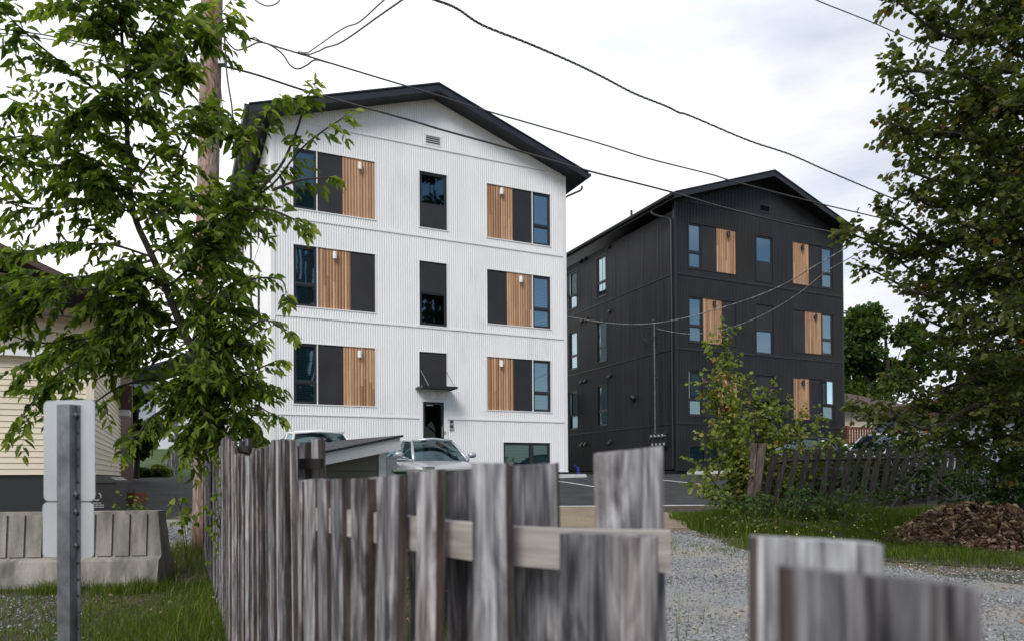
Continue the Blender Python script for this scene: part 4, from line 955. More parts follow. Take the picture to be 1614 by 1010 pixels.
cable('thick cable from the pole across the face of the white gable to the right tree', [(349, 104), (403, 118), (493, 147), (640, 188), (700, 206), (824, 240), (925, 269), (1058, 303), (1139, 327), (1250, 354), (1380, 379), (1452, 393)], 10, 15, .015, group=G)
cable('cable from the pole head over the white ridge and across the black gable', [(352, 47), (413, 67), (485, 89), (547, 108), (640, 136), (700, 154), (759, 173), (940, 225), (1021, 250), (1120, 275), (1159, 287), (1287, 320), (1380, 342), (1406, 348)], 10, 15, .012, group=G)
cable('short cable lashed below the upper line with two hanging loops right of the pole', [(352, 50), (358, 66), (372, 79), (388, 76), (405, 68), (420, 69), (436, 78), (447, 88), (458, 104), (470, 109), (484, 103), (497, 95), (520, 100)], 9.9, 10.1, .011, group=G)
cable('thin cable lashed along the upper line near the pole', [(354, 48), (392, 60), (402, 60), (412, 66), (440, 76), (470, 84), (487, 86)], 9.85, 9.95, .009, group=G)
cable('thinner, left one of two cables rising from the lashed line to the top edge', [(470, 82), (485, 83), (495, 77), (540, 46), (565, 36), (596, 9), (615, -8)], 9.95, 7, .008, group=G)
cable('right one of two cables rising from the lashed line to the top edge', [(484, 88), (505, 80), (512, 76), (540, 66), (600, 24), (640, -4), (660, -18)], 9.9, 7, .010, group=G)
cable('thick twisted cable sweeping from the top centre down to the right tree', [(660, -8), (690, 2), (720, 14), (760, 40), (830, 68), (900, 98), (950, 122), (1000, 148), (1050, 168), (1070, 178), (1090, 184), (1180, 222), (1243, 243), (1300, 268), (1380, 302), (1426, 321)], 7, 15, .0095, group=G, twist=3)
cable('thin cable crossing the top right corner of the sky', [(1250, -18), (1290, 2), (1340, 22), (1380, 38), (1430, 60), (1480, 79), (1530, 98)], 9, 12, .007, group=G)
cable('pale service cable from the white block past the mast head to the right tree', [(895, 499), (925, 504), (960, 509), (1000, 511), (1034, 509), (1070, 503), (1110, 493), (1160, 478), (1200, 464), (1240, 446), (1280, 422), (1320, 399), (1356, 376)], 24, 13, .010, 'cable_alu', 'service cables to the mast')
cable('pale service cable hanging lower from the mast to the right tree', [(1036, 518), (1060, 523), (1085, 526), (1120, 524), (1150, 517), (1190, 502), (1220, 487), (1260, 462), (1300, 430), (1330, 412), (1360, 395)], 24.5, 13, .009, 'cable_alu', 'service cables to the mast')
cable('upper of two thin cables from the left edge to the box on the pole', [(-40, 42), (60, 54), (130, 68), (200, 85), (280, 99), (318, 103)], 9, 9.95, .009, group='cables left of the pole')
cable('lower of two thin cables from the left edge to the box on the pole', [(-40, 48), (60, 60), (130, 72), (200, 92), (290, 105), (312, 122)], 9, 9.95, .007, group='cables left of the pole')
cable('hairline wire slanting down left from the junction box', [(278, 113), (262, 124), (240, 142), (205, 170), (150, 215), (30, 312)], 10, 9.5, .004, group='cables left of the pole')
cable('hairline wire hanging steeply from the junction box', [(280, 113), (277, 140), (273, 165), (270, 188)], 10, 10, .004, group='cables left of the pole')
cable('cable hanging down the right side of the pole behind the leaves', [(352, 46), (355, 75), (357, 110), (360, 135), (365, 165), (368, 195), (374, 225), (380, 300)], 9.9, 10, .013, group='cables hanging beside the pole')
cable('thin cable hanging close along the right side of the pole', [(348, 140), (350, 165), (354, 195), (357, 235)], 9.9, 9.9, .008, group='cables hanging beside the pole')
cable('thin wire crossing the front of the pole near the top', [(338, 34), (350, 20), (368, -4)], 9.8, 9.7, .006, group='cables hanging beside the pole')
cable('open loop of cable hanging into the top edge right of the pole', [(396, -14), (402, 0), (412, 7), (422, 10), (432, 8), (440, 2), (444, -12)], 8, 8, .008, group=G)

# ------------------------------------------------------------------ foliage
MT['leaf_l'] = leafmat('leaf_bright', [(0, (0.024, 0.042, 0.008)), (.4, (0.068, 0.112, 0.016)), (.75, (0.155, 0.21, 0.030)), (1, (0.27, 0.31, 0.055))], .48, rough=.55, spec=.22)
MT['leaf_r'] = leafmat('leaf_olive', [(0, (0.016, 0.023, 0.006)), (.45, (0.050, 0.066, 0.014)), (.88, (0.125, 0.14, 0.032)), (.985, (0.19, 0.16, 0.045)), (1, (0.26, 0.09, 0.035))], .38, rough=.55, spec=.25)
MT['leaf_s'] = leafmat('leaf_yellowing', [(0, (0.035, 0.05, 0.010)), (.45, (0.085, 0.12, 0.020)), (.8, (0.18, 0.22, 0.04)), (.95, (0.28, 0.27, 0.06)), (1, (0.30, 0.13, 0.04))], .40)
MT['leaf_b'] = leafmat('leaf_dark', [(0, (0.010, 0.022, 0.006)), (1, (0.045, 0.085, 0.018))], .3, rough=.55, spec=.2)
MT['leaf_m'] = leafmat('leaf_maple', [(0, (0.018, 0.038, 0.010)), (.6, (0.055, 0.10, 0.022)), (1, (0.11, 0.17, 0.035))], .35, rough=.55, spec=.2)
MT['grass'] = leafmat('grass_blades', [(0, (0.026, 0.045, 0.006)), (.45, (0.078, 0.120, 0.012)), (.8, (0.16, 0.195, 0.026)), (1, (0.32, 0.27, 0.10))], .35, rough=.6, spec=.2)
MT['dry'] = leafmat('dry_leaves', [(0, (0.06, 0.035, 0.024)), (.5, (0.27, 0.165, 0.12)), (1, (0.62, 0.45, 0.35))], .15, rough=.8, spec=.2)
MT['petal'] = mat('petals', (0.75, 0.72, 0.6), rough=.6)
def unit(a): return a/np.maximum(1e-9, np.linalg.norm(a, axis=-1, keepdims=True))
def leafset(P, D, S, ratio, rs, roundness=0.5, fold=.25, up=0.6, curl=.2):
    """P positions, D directions, S lengths -> two folded quads per leaf"""
    n = len(P); D = unit(D)
    U = np.tile(np.array([0, 0, 1.0]), (n, 1))*up+rs.normal(0, .55, (n, 3)); Sd = unit(np.cross(D, U)); Nn = np.cross(Sd, D)
    w = S*ratio*.5; L = S[:, None]
    def pt(a, b, c): return P+D*L*a+Sd*w[:, None]*b+Nn*(w[:, None]*c)
    r1 = .25+.0*roundness; r2 = .62
    V = np.stack([pt(0, 0, 0), pt(r1, 1, fold*1.6), pt(r2, .85*roundness+.35, fold), pt(1, 0, -curl*1.5), pt(r2, -(.85*roundness+.35), fold), pt(r1, -1, fold*1.6)], 1).reshape(-1, 3)
    b = np.arange(n)[:, None]*6
    Q = np.concatenate([b+np.array([[0, 1, 2, 3]]), b+np.array([[0, 3, 4, 5]])], 0)
    return V, Q
class Foliage:
    def __init__(s, seed): s.P = []; s.D = []; s.S = []; s.R = []; s.tw = MB(); s.rs = np.random.RandomState(seed); s.r = random.Random(seed)
    def shoot(s, p, d, length, step, size, droop=.25, spread=1.0, hang=.5, tw=.004, shade=0.5, whorl=1):
        p = np.array(p, float); d = np.array(d, float); d /= np.linalg.norm(d); n = max(3, int(length/step)); pts = [p.copy()]; r = s.r
        side = np.cross(d, [0, 0, 1.0]); side /= max(1e-6, np.linalg.norm(side))
        for i in range(n):
            d = d+np.array([r.gauss(0, .06), r.gauss(0, .06), r.gauss(0, .05)-droop*step/length*1.6]); d /= np.linalg.norm(d)
            p = p+d*step; pts.append(p.copy()); sg = 1 if i % 2 else -1
            for _ in range(whorl):
                ld = d*.55+side*sg*spread*r.uniform(.6, 1.2)+np.array([r.gauss(0, .25), r.gauss(0, .25), -hang+r.gauss(0, .25)])
                s.P.append(p); s.D.append(ld); s.S.append(size*r.uniform(.6, 1.15)*(1 if i < n-2 else .7)); s.R.append(min(1, max(0, r.gauss(shade, .22)+(.12 if i > n-3 else 0))))
        s.P.append(p); s.D.append(d+np.array([0, 0, -.2])); s.S.append(size*.8); s.R.append(min(1, shade+.25))
        if tw: s.tw.tube(pts[::2]+([pts[-1]] if len(pts) % 2 == 0 else []), [tw*(1-.7*k/len(pts[::2])) for k in range(len(pts[::2])+(1 if len(pts) % 2 == 0 else 0))], 3, cap=False)
    def build(s, root, name, m, ratio, roundness, **kw):
        P, D, S = np.array(s.P), np.array(s.D), np.array(s.S)
        V, Q = leafset(P, D, S, ratio, s.rs, roundness, **kw); V -= np.array(root.location)[None]
        return npmesh(name, V, Q, m, root, np.repeat(np.array(s.R), 6))
def limbs_of(px): return [at(x, y, v) for x, y, v in px]
def resample(pts, st):
    P = smooth(pts, 6); o = [P[0]]; acc = 0
    for a, b in zip(P[:-1], P[1:]):
        L_ = np.linalg.norm(b-a); k = 0
        while acc+L_-k >= st: k += st-acc; acc = 0; o.append(a+(b-a)*min(1, k/L_)) if True else None; 
        acc += L_-k if k else L_
        if k: acc = L_-k
    return o

# -- the leafy tree on the left
fo = Foliage(3)
trunk = [(366, 955, 7.15), (358, 800, 7.1), (352, 700, 7.0), (344, 665, 6.95), (331, 638, 6.9), (309, 563, 6.8), (286, 515, 6.7), (262, 455, 6.6), (238, 400, 6.55), (215, 350, 6.5), (205, 300, 6.45), (200, 200, 6.4), (199, 120, 6.3), (192, 60, 6.2), (194, -20, 6.1), (196, -140, 6.0)]
T0 = limbs_of(trunk); base = T0[0].copy(); base[2] = g(7.15)
tree = thing('leafy_tree', 'leafy young tree with drooping bright leaves before the utility pole and cream house', 'tree', base)
lim = [
 ([(202, 130), (230, 105), (270, 85), (320, 60), (352, 32)], 6.3, 5.7), ([(204, 190), (160, 150), (110, 110), (60, 70), (15, 28)], 6.4, 5.4), ([(203, 240), (150, 205), (90, 175), (40, 165), (0, 150)], 6.4, 6.9),
 ([(210, 330), (160, 318), (90, 328), (30, 325), (-20, 300)], 6.5, 6.0), ([(240, 405), (170, 385), (100, 392), (30, 400), (-20, 395)], 6.5, 5.6), ([(286, 515), (210, 475), (130, 480), (40, 470), (-20, 450)], 6.7, 6.0),
 ([(309, 563), (240, 545), (160, 555), (90, 590), (35, 655)], 6.8, 6.0), ([(331, 638), (260, 600), (200, 605), (155, 630), (125, 662)], 6.9, 6.2), ([(331, 640), (285, 640), (240, 655), (215, 690)], 6.9, 6.5),
 ([(262, 455), (300, 420), (330, 365), (380, 325), (430, 290), (470, 240), (505, 210), (538, 188)], 6.6, 5.6), ([(305, 415), (350, 370), (395, 280), (410, 215), (420, 180), (436, 158)], 6.5, 5.7),
 ([(385, 325), (440, 265), (468, 205), (478, 170), (488, 148)], 6.1, 5.6), ([(286, 515), (340, 470), (390, 442), (440, 440), (452, 462)], 6.7, 6.0), ([(309, 563), (370, 530), (415, 505), (452, 520)], 6.8, 6.1),
 ([(331, 638), (370, 600), (405, 582), (436, 568)], 6.9, 6.4), ([(344, 668), (380, 650), (405, 642), (436, 655)], 6.95, 6.5), ([(215, 350), (260, 300), (290, 240), (310, 190), (345, 180), (372, 200)], 6.5, 5.9),
 ([(205, 300), (240, 250), (275, 205), (312, 175)], 6.45, 6.9), ([(194, 60), (150, 20), (85, -20)], 6.2, 5.8), ([(193, 20), (240, -5), (290, -40)], 6.15, 5.8), ([(200, 125), (250, 60), (300, 20)], 6.3, 6.8),
 ([(380, 330), (420, 330), (455, 342), (478, 356)], 6.1, 5.8), ([(215, 350), (150, 262), (70, 262), (10, 245), (-10, 235)], 6.5, 6.6), ([(240, 410), (160, 432), (60, 440), (-5, 430)], 6.55, 7.2),
 ([(430, 300), (470, 285), (516, 280)], 5.9, 5.7), ([(262, 455), (220, 440), (180, 500), (150, 530), (60, 540), (0, 520)], 6.6, 6.3), ([(286, 515), (250, 520), (180, 520), (110, 540), (40, 590)], 6.7, 7.3),
 ([(300, 540), (330, 500), (360, 420), (370, 360), (400, 330)], 6.8, 6.9), ([(320, 600), (350, 560), (370, 500), (380, 470)], 6.85, 7.1), ([(344, 668), (345, 640), (372, 620), (390, 610)], 6.9, 7.0), ([(200, 200), (230, 160), (250, 130), (280, 110)], 6.4, 6.0),
 ([(200, 140), (170, 100), (160, 60), (140, 30), (100, 15)], 6.3, 6.6), ([(205, 280), (120, 240), (60, 215), (0, 220)], 6.45, 5.8), ([(350, 690), (330, 665), (310, 668), (300, 690)], 6.95, 6.7), ([(340, 660), (300, 610), (285, 600), (270, 640)], 6.9, 6.7), ([(345, 668), (365, 630), (390, 600), (410, 610)], 6.95, 6.6), ([(331, 638), (345, 590), (350, 550), (400, 540)], 6.9, 6.4),
 ([(350, 690), (375, 670), (395, 665), (410, 690)], 7.0, 6.7), ([(309, 563), (300, 590), (310, 620), (330, 680)], 6.8, 6.6), ([(262, 455), (300, 470), (330, 530), (340, 570)], 6.6, 6.3), ([(205, 300), (230, 330), (270, 330), (310, 310)], 6.45, 6.2), ([(238, 400), (270, 380), (300, 370), (330, 400)], 6.55, 6.3),
 ([(210, 330), (180, 290), (140, 285), (100, 290)], 6.5, 6.2), ([(200, 200), (180, 170), (150, 165), (120, 180)], 6.4, 6.2), ([(199, 120), (215, 80), (240, 40), (255, 20)], 6.3, 6.0), ([(286, 515), (240, 490), (200, 520), (170, 560)], 6.7, 6.4), ([(197, 90), (180, 60), (190, 20), (170, -10)], 6.25, 6.0),
 ([(262, 455), (210, 420), (150, 455), (90, 455), (30, 490)], 6.6, 6.2)]
tw = MB(); n = len(T0)
tw.tube([p-base for p in smooth(T0, 4)], [.058*(1-.88*i/((n-1)*4)) for i in range((n-1)*4+1)], 9)
skip_rng = random.Random(9)
for px, va, vb in lim:
    m_ = len(px); pts = [at(x, y, va+(vb-va)*i/(m_-1)) for i, (x, y) in enumerate(px)]
    P = smooth(pts, 6); tw.tube([p-base for p in P], [.011*(1-.75*i/len(P))+.0025 for i in range(len(P))], 5)
    tot = 0
    for i in range(2, len(P)):
        a, b = P[i-1], P[i]; d = b-a; seg = np.linalg.norm(d); k = max(1, int(seg/.034))
        for j in range(k):
            q = a+(b-a)*j/k; r = fo.r; qx = CX+F*float((q-EYE)@RT)/float((q-EYE)@FW); rgt = qx > 385
            qy = CY-F*float((q-EYE)@UP)/float((q-EYE)@FW)
            if skip_rng.random() < (.45 if rgt else (.28 if (qx < 150 or (qy > 520 and qx < 280)) else .02)): continue
            lf = .45 if rgt else 1.0; dd = d/seg+np.array([r.gauss(0, .75), r.gauss(0, .75), r.gauss(-.05, .55)])
            for _q in range(1 if rgt or r.random() < .55 else 2):
              dd = dd+np.array([r.gauss(0, .4), r.gauss(0, .4), r.gauss(0, .3)])*_q
              fo.shoot(q, dd, r.uniform(.16, .50)*lf, .034, .125, droop=.5, hang=.55, tw=.0024, shade=.44+.25*(r.random()-.4))
    for _ in range(3): fo.shoot(P[-1], P[-1]-P[-4]+np.array([0, 0, fo.r.uniform(-.05, .05)]), (.15 if px[-1][0] > 385 else .26), .028, .115, droop=.3, hang=.4, tw=.0024, shade=.7)
fo.tw.v = [tuple(np.array(q)-base) for q in fo.tw.v]; tw.add(fo.tw.v, fo.tw.f)
tw.build('trunk', MT['bark'], tree)
fo.build(tree, 'crown', MT['leaf_l'], .42, .42, fold=.22, up=.5, curl=.5)
print('left leaves', len(fo.P))

# -- the big dark tree on the right
fo = Foliage(8)
tb = at(1760, 900, 9.0); tb[2] = g(9.0)
tree = thing('broad_tree', 'big dark olive-leaved tree filling the right edge above the leaf pile', 'tree', tb)
TP = [tb, at(1750, 760, 9.0), at(1735, 600, 9.0), at(1740, 400, 8.9), at(1750, 150, 8.9), at(1745, -150, 8.8)]
tw = MB(); q = smooth(TP, 5); tw.tube([p-tb for p in q], [.19-.12*i/len(q) for i in range(len(q))], 10)
tips = [(1412, 2, 7), (1470, 25, 7.4), (1540, 8, 7.8), (1500, -30, 7), (1560, 60, 8.2), (1412, 112, 7.0), (1408, 95, 7.2), (1450, 150, 7.6), (1405, 195, 7.0), (1402, 212, 7.3), (1440, 230, 7.8), (1425, 268, 7.2), (1428, 300, 7.4),
        (1395, 335, 7.6), (1345, 370, 7.8), (1350, 362, 8.2), (1372, 425, 7.8), (1400, 400, 8), (1440, 455, 8), (1470, 440, 8.6), (1450, 500, 8.2), (1440, 545, 8.6), (1415, 590, 8.4), (1395, 640, 8.4), (1350, 640, 9.2), (1385, 665, 8.8), (1440, 690, 9.2),
        (1460, 630, 9.4), (1490, 570, 9), (1500, 680, 9.6), (1500, 350, 7.4), (1500, 260, 7.2), (1520, 180, 7.4), (1530, 110, 7.6), (1560, 400, 7.4), (1530, 480, 7.6), (1560, 560, 7.8), (1570, 640, 8), (1540, 720, 9), (1590, 300, 7), (1600, 150, 7), (1600, 480, 7),
        (1640, 30, 7), (1640, 560, 7.2), (1480, 310, 8.8), (1470, 200, 8.6), (1480, 400, 9), (1600, 60, 8.8), (1580, 220, 9), (1560, 330, 9.3), (1540, 430, 9.4), (1520, 530, 9.6), (1610, 690, 8.4), (1590, 740, 9), (1480, 530, 9.4), (1650, 350, 8), (1430, 612, 9.3)]
rr = random.Random(4)
for x, y, v in tips:
    a = np.interp(y+90, [-150, 150, 400, 600, 760, 900], range(6)); i = min(4, max(0, int(5-a) if False else int(np.interp(y+110, [-200, 150, 400, 600, 760, 900], [4.9, 3.9, 2.9, 1.9, .9, .6]))))
    s0_ = q[min(len(q)-1, max(2, int(np.interp(y+110, [-200, 150, 400, 600, 760, 900], [25, 20, 15, 10, 6, 4]))))]
    e = at(x, y, v); mid = s0_*.5+e*.5+np.array([0, 0, rr.uniform(.1, .7)]); mid2 = s0_*.22+e*.78+np.array([rr.gauss(0, .1), rr.gauss(0, .1), rr.uniform(-.12, .2)])
    P = smooth([s0_, mid, mid2, e], 8); tw.tube([p-tb for p in P], [.035*(1-.85*i/len(P))+.003 for i in range(len(P))], 5)
    for i in range(5, len(P)):
        a_, b_ = P[i-1], P[i]; d = b_-a_; seg = np.linalg.norm(d); near_tip = i/len(P)
        for j in range(int(seg/.040)+1):
            qq = a_+d*rr.random()+np.array([rr.gauss(0, .05)]*3); dd = d/seg*.5+np.array([rr.gauss(0, .8), rr.gauss(0, .8), rr.gauss(.1, .8)])
            fo.shoot(qq, dd, rr.uniform(.12, .42)*(1 if near_tip < .7 else .6), .036, .085, droop=-.1, hang=.25, tw=.0022, shade=.40+.2*(rr.random()-.5))
    for _ in range(6): fo.shoot(e, unit(P[-1]-P[-4])*.5+np.array([rr.gauss(0, .4), rr.gauss(0, .4), rr.gauss(0, .5)]), .24, .035, .085, droop=.2, hang=.45, tw=.0022, shade=.5)
fo.tw.v = [tuple(np.array(p)-tb) for p in fo.tw.v]; tw.add(fo.tw.v, fo.tw.f); tw.build('trunk', MT['bark'], tree)
fo.build(tree, 'crown', MT['leaf_r'], .68, .75, fold=.2, up=.4, curl=.3)
print('right leaves', len(fo.P))

# -- shrubs
def shrub(name, label, basepx, vb, tips, m, size, ratio, rnd_, seed, dens=.05, shade=.5, cat='shrub', group=None, ln=(.1, .28), start=.25, thick=.012, bases=1, bspread=.3):
    fo = Foliage(seed); b0 = at(*basepx, vb); b0[2] = gp(b0)
    root = thing(name, label, cat, b0, group=group); tw = MB(); r = fo.r
    for x, y, v in tips:
        e = at(x, y, v); s_ = b0+np.array([r.uniform(-bspread, bspread), r.uniform(-bspread, bspread), -.03]); mid = s_*.5+e*.5+np.array([r.gauss(0, .08), r.gauss(0, .08), .1*np.linalg.norm(e-s_)*.5])
        P = smooth([s_, mid, e], 8); tw.tube([p-b0 for p in P], [thick*(1-.8*i/len(P))+.002 for i in range(len(P))], 5)
        for i in range(max(1, int(len(P)*start)), len(P)):
            a_, b_ = P[i-1], P[i]; d = b_-a_; seg = max(1e-6, np.linalg.norm(d))
            for j in range(int(seg/dens)+1):
                dd = d/seg*.8+np.array([r.gauss(0, .7), r.gauss(0, .7), r.gauss(.0, .45)])
                fo.shoot(a_+d*r.random(), dd, r.uniform(*ln), size*.62, size, droop=.4, hang=.45, tw=.0022, shade=shade)
    fo.tw.v = [tuple(np.array(p)-b0) for p in fo.tw.v]; tw.add(fo.tw.v, fo.tw.f); tw.build('stems', MT['bark'], root)
    fo.build(root, 'leaves', m, ratio, rnd_, fold=.15, up=.5, curl=.3)
    return root
shrub('shrub', 'tall yellow-green sapling shrub growing up in front of the black block, over the leaning post', (1190, 790), 13.5,
      [(1136, 520, 12.4), (1118, 560, 12.3), (1145, 560, 12.7), (1110, 600, 12.4), (1175, 590, 13.7), (1128, 620, 12.4), (1160, 640, 13.9), (1220, 606, 13.9), (1200, 630, 13.5), (1245, 630, 14.1), (1270, 650, 14.2), (1300, 655, 14.3), (1325, 685, 14.5),
       (1112, 680, 12.3), (1100, 730, 12.2), (1090, 760, 12.2), (1140, 680, 12.5), (1180, 690, 13.6), (1220, 680, 13.8), (1250, 690, 14.0), (1290, 700, 14.3), (1150, 730, 12.4), (1122, 770, 12.3), (1180, 760, 13.4), (1310, 690, 14.5), (1225, 730, 14.0), (1265, 720, 14.1), (1190, 650, 13.9)],
      MT['leaf_s'], .10, .85, .85, 21, dens=.046, shade=.56, ln=(.12, .36))
shrub('weeds', 'tangle of dark leafy weeds along the foot of the leaning fence', (1290, 800), 12.9, [(x, y, v) for x, y, v in ((1120, 790, 11.6), (1150, 780, 11.9), (1200, 775, 12.4), (1240, 765, 12.6), (1280, 770, 12.9), (1320, 775, 13), (1360, 765, 13.3), (1400, 770, 13.5), (1440, 760, 13.6), (1170, 800, 12), (1230, 790, 12.4), (1300, 790, 12.6))],
      MT['leaf_m'], .09, .6, .6, 22, dens=.05, shade=.45, cat='weeds', ln=(.1, .3), start=.3, thick=.006, bspread=.9)
shrub('creeper', 'dark creeper with heart-shaped leaves hanging over the far right end of the leaning fence', (1590, 815), 12.0,
      [(1530, 690, 12), (1545, 640, 11.6), (1565, 665, 11.4), (1590, 690, 11.2), (1610, 640, 11), (1560, 720, 11.6), (1600, 740, 11.2), (1540, 760, 11.9), (1575, 780, 11.4), (1620, 780, 11), (1512, 735, 12.4), (1640, 700, 10.8), (1525, 790, 11.8), (1620, 610, 11), (1600, 600, 11.2), (1535, 710, 12.3), (1555, 750, 11.8), (1585, 715, 11.4), (1610, 715, 11.2)],
      MT['leaf_b'], .095, .85, .9, 23, dens=.06, shade=.6, cat='creeper', ln=(.12, .35), thick=.01, bspread=.5)
shrub('creeper', 'small creeper with broad green leaves climbing the far pickets beside the pole', (352, 860), 6.9,
      [(346, 720, 6.2), (350, 755, 6.1), (344, 800, 6.2)], MT['leaf_l'], .07, .8, .85, 24, dens=.40, shade=.45, cat='creeper', ln=(.08, .14), start=.45, thick=.004, bspread=.12)
shrub('weed', 'small weed with pale green leaves standing behind the concrete barrier', (200, 815), 9.2, [(197, 781, 9.1), (208, 786, 9.1), (216, 790, 9.1), (186, 800, 9.1), (226, 800, 9.1)], MT['leaf_s'], .07, .7, .8, 25, dens=.12, shade=.5, cat='weed', ln=(.06, .12), start=.5, thick=.004, bspread=.15)
shrub('weed', 'spindly weed with a few broad leaves left of the utility pole foot', (290, 870), 9.6, [(276, 778, 9.4), (284, 792, 9.4)], MT['leaf_l'], .12, .75, .8, 26, dens=.9, shade=.6, cat='weed', ln=(.05, .1), start=.7, thick=.004, bspread=.1)
shrub('dry_plant', 'dry brown flower stalks behind the gap between the pickets', (652, 880), 4.6, [(640, 768, 4.5), (648, 760, 4.5), (656, 772, 4.5), (645, 790, 4.5), (660, 785, 4.6)], MT['dry'], .035, .35, .4, 27, dens=.05, shade=.3, cat='dry plant', ln=(.06, .15), start=.3, thick=.003, bspread=.1)

shrub('hedge', 'dark overgrown bushes filling the gap behind the leaning fence', (1370, 790), 16.5,
      [(x, y, v) for x, y, v in ((1235, 725, 15.5), (1260, 715, 15.5), (1285, 722, 15.8), (1310, 712, 16), (1335, 706, 16.4), (1355, 698, 16.8), (1380, 692, 17), (1400, 688, 17.4), (1415, 690, 17.6), (1430, 694, 17.8), (1450, 692, 18), (1475, 706, 18.4), (1500, 698, 18.8), (1525, 700, 19), (1250, 760, 15.5), (1300, 755, 16), (1350, 750, 16.6), (1400, 745, 17), (1450, 745, 17.5), (1500, 740, 18))],
      MT['leaf_b'], .15, .7, .7, 29, dens=.085, shade=.3, cat='hedge', ln=(.2, .5), start=.3, thick=.012, bspread=2.2)
shrub('broad_weeds', 'broad-leaved weeds and clover scattered along the front edge of the right grass strip', (1330, 850), 11.2,
      [(x, y, v) for x, y, v in ((1130, 815, 11.3), (1165, 822, 11.2), (1200, 815, 11.5), (1240, 822, 11.4), (1290, 812, 11.8), (1330, 820, 11.4), (1370, 812, 11.4), (1395, 795, 12.2), (1345, 790, 12.4), (1420, 835, 10.6), (1460, 850, 10.0), (1500, 862, 9.7), (1550, 868, 9.5), (1590, 872, 9.4))],
      MT['leaf_s'], .065, .7, .8, 30, dens=.10, shade=.35, cat='weeds', ln=(.08, .2), start=.75, thick=.004, bspread=.6)
# -- trees in the distance
def bgtree(name, label, x, v, ytop, wpx, seed, m, cl=.30, n=5200, basez=None, group=None, hw=1.0):
    r = np.random.RandomState(seed); P0 = at(x, 749, v); gz = gp(P0) if basez is None else basez; P0[2] = gz
    H = at(x, ytop, v)[2]-gz; Wd = wpx/F*v
    root = thing(name, label, 'tree', P0, group=group)
    mb = MB(); mb.tube([(0, 0, -.1), (.1, 0, H*.4), (0, .1, H*.85)], [Wd*.045+.05, Wd*.03+.03, .03], 7)
    cs = []
    for i in range(26):
        a = r.uniform(0, 2*math.pi); u = r.uniform(.22, 1); rad = Wd*.5*math.sqrt(max(.05, 1-(2*(u-.5))**2*.9))*r.uniform(.35, .95)*hw
        cs.append((rad*math.cos(a), rad*math.sin(a), H*(u*.88+.02), Wd*r.uniform(.10, .2)))
        mb.tube([(0, 0, H*.3*u+H*.1), (cs[-1][0]*.6, cs[-1][1]*.6, cs[-1][2]*.85), cs[-1][:3]], [.05, .03, .01], 4)
    mb.build('trunk', MT['bark'], root)
    k = r.randint(0, len(cs), n); C_ = np.array(cs)[k]
    d = unit(r.normal(0, 1, (n, 3))); rad = C_[:, 3:4]*r.uniform(.35, 1.1, (n, 1)); P = C_[:, :3]+d*rad*np.array([[1, 1, .7]])
    V, Q = leafset(P, unit(d+r.normal(0, .5, (n, 3))), np.full(n, cl)*r.uniform(.5, 1.1, n), .8, r, .8)
    rn = np.clip(.5+r.normal(0, .2, n), 0, 1)
    npmesh('crown', V, Q, m, root, np.repeat(rn, 6)); return root
bgtree('maple_tree', 'green round-headed tree beyond the brown-roofed house, right of the black block', 1400, 42, 468, 190, 31, MT['leaf_m'], .30, 15000)
bgtree('maple_tree', 'dark tree behind the roof at the far right edge', 1560, 40, 560, 170, 32, MT['leaf_b'], .3, 9000)
bgtree('dark_tree', 'dark bushy tree beside the maroon wall behind the left tree', 214, 26, 610, 62, 33, MT['leaf_b'], .16, 6000)
bgtree('dark_tree', 'dark tree showing behind the corner of the cream house', 190, 30, 560, 50, 34, MT['leaf_b'], .2, 3500)
def reartree(label, X, Y, H, Wd, seed):
    v_ = lvof((X, Y, 0))[1]; r = np.random.RandomState(seed); gz = g(v_); root = thing('tall_tree', label, 'tree', (X, Y, gz), group='tall trees behind the viewer')
    mb = MB(); mb.tube([(0, 0, -.1), (.1, 0, H*.4), (0, .1, H*.85)], [.32, .2, .05], 8); cs = []
    for i in range(34):
        a = r.uniform(0, 6.28); u = r.uniform(.2, 1); rad = Wd*.5*math.sqrt(max(.05, 1-(2*(u-.5))**2*.85))*r.uniform(.3, .95); cs.append((rad*math.cos(a), rad*math.sin(a), H*u, Wd*r.uniform(.09, .17))); mb.tube([(0, 0, H*.3*u+H*.1), (cs[-1][0]*.6, cs[-1][1]*.6, cs[-1][2]*.85), cs[-1][:3]], [.08, .05, .02], 4)
    mb.build('trunk', MT['bark'], root); n = 9000; C_ = np.array(cs)[r.randint(0, len(cs), n)]; d = unit(r.normal(0, 1, (n, 3))); P = C_[:, :3]+d*C_[:, 3:4]*r.uniform(.4, 1.1, (n, 1))*np.array([[1, 1, .7]])
    V, Q = leafset(P, unit(d+r.normal(0, .5, (n, 3))), np.full(n, .38)*r.uniform(.5, 1.1, n), .8, r, .8); npmesh('crown', V, Q, MT['leaf_b'], root, np.repeat(np.clip(.5+r.normal(0, .2, n), 0, 1), 6))
reartree('tall tree mirrored in the middle windows of the white block', 16.4, -3.5, 25, 8.0, 61)
reartree('tall tree mirrored in the left windows of the white block', 7.6, -5.0, 20, 5.0, 62)
for i, (x, v, y, w_) in enumerate(((252, 28.2, 733, 34), (225, 27.9, 738, 26))):
    bgtree('garden_bush', ('low round bush on the lawn before the white house', 'smaller low bush on the lawn, left of the round one')[i], x, v, y, w_, 40+i, MT['leaf_s'] if i == 0 else MT['leaf_b'], .09, 1500, group='bushes on the lawn')

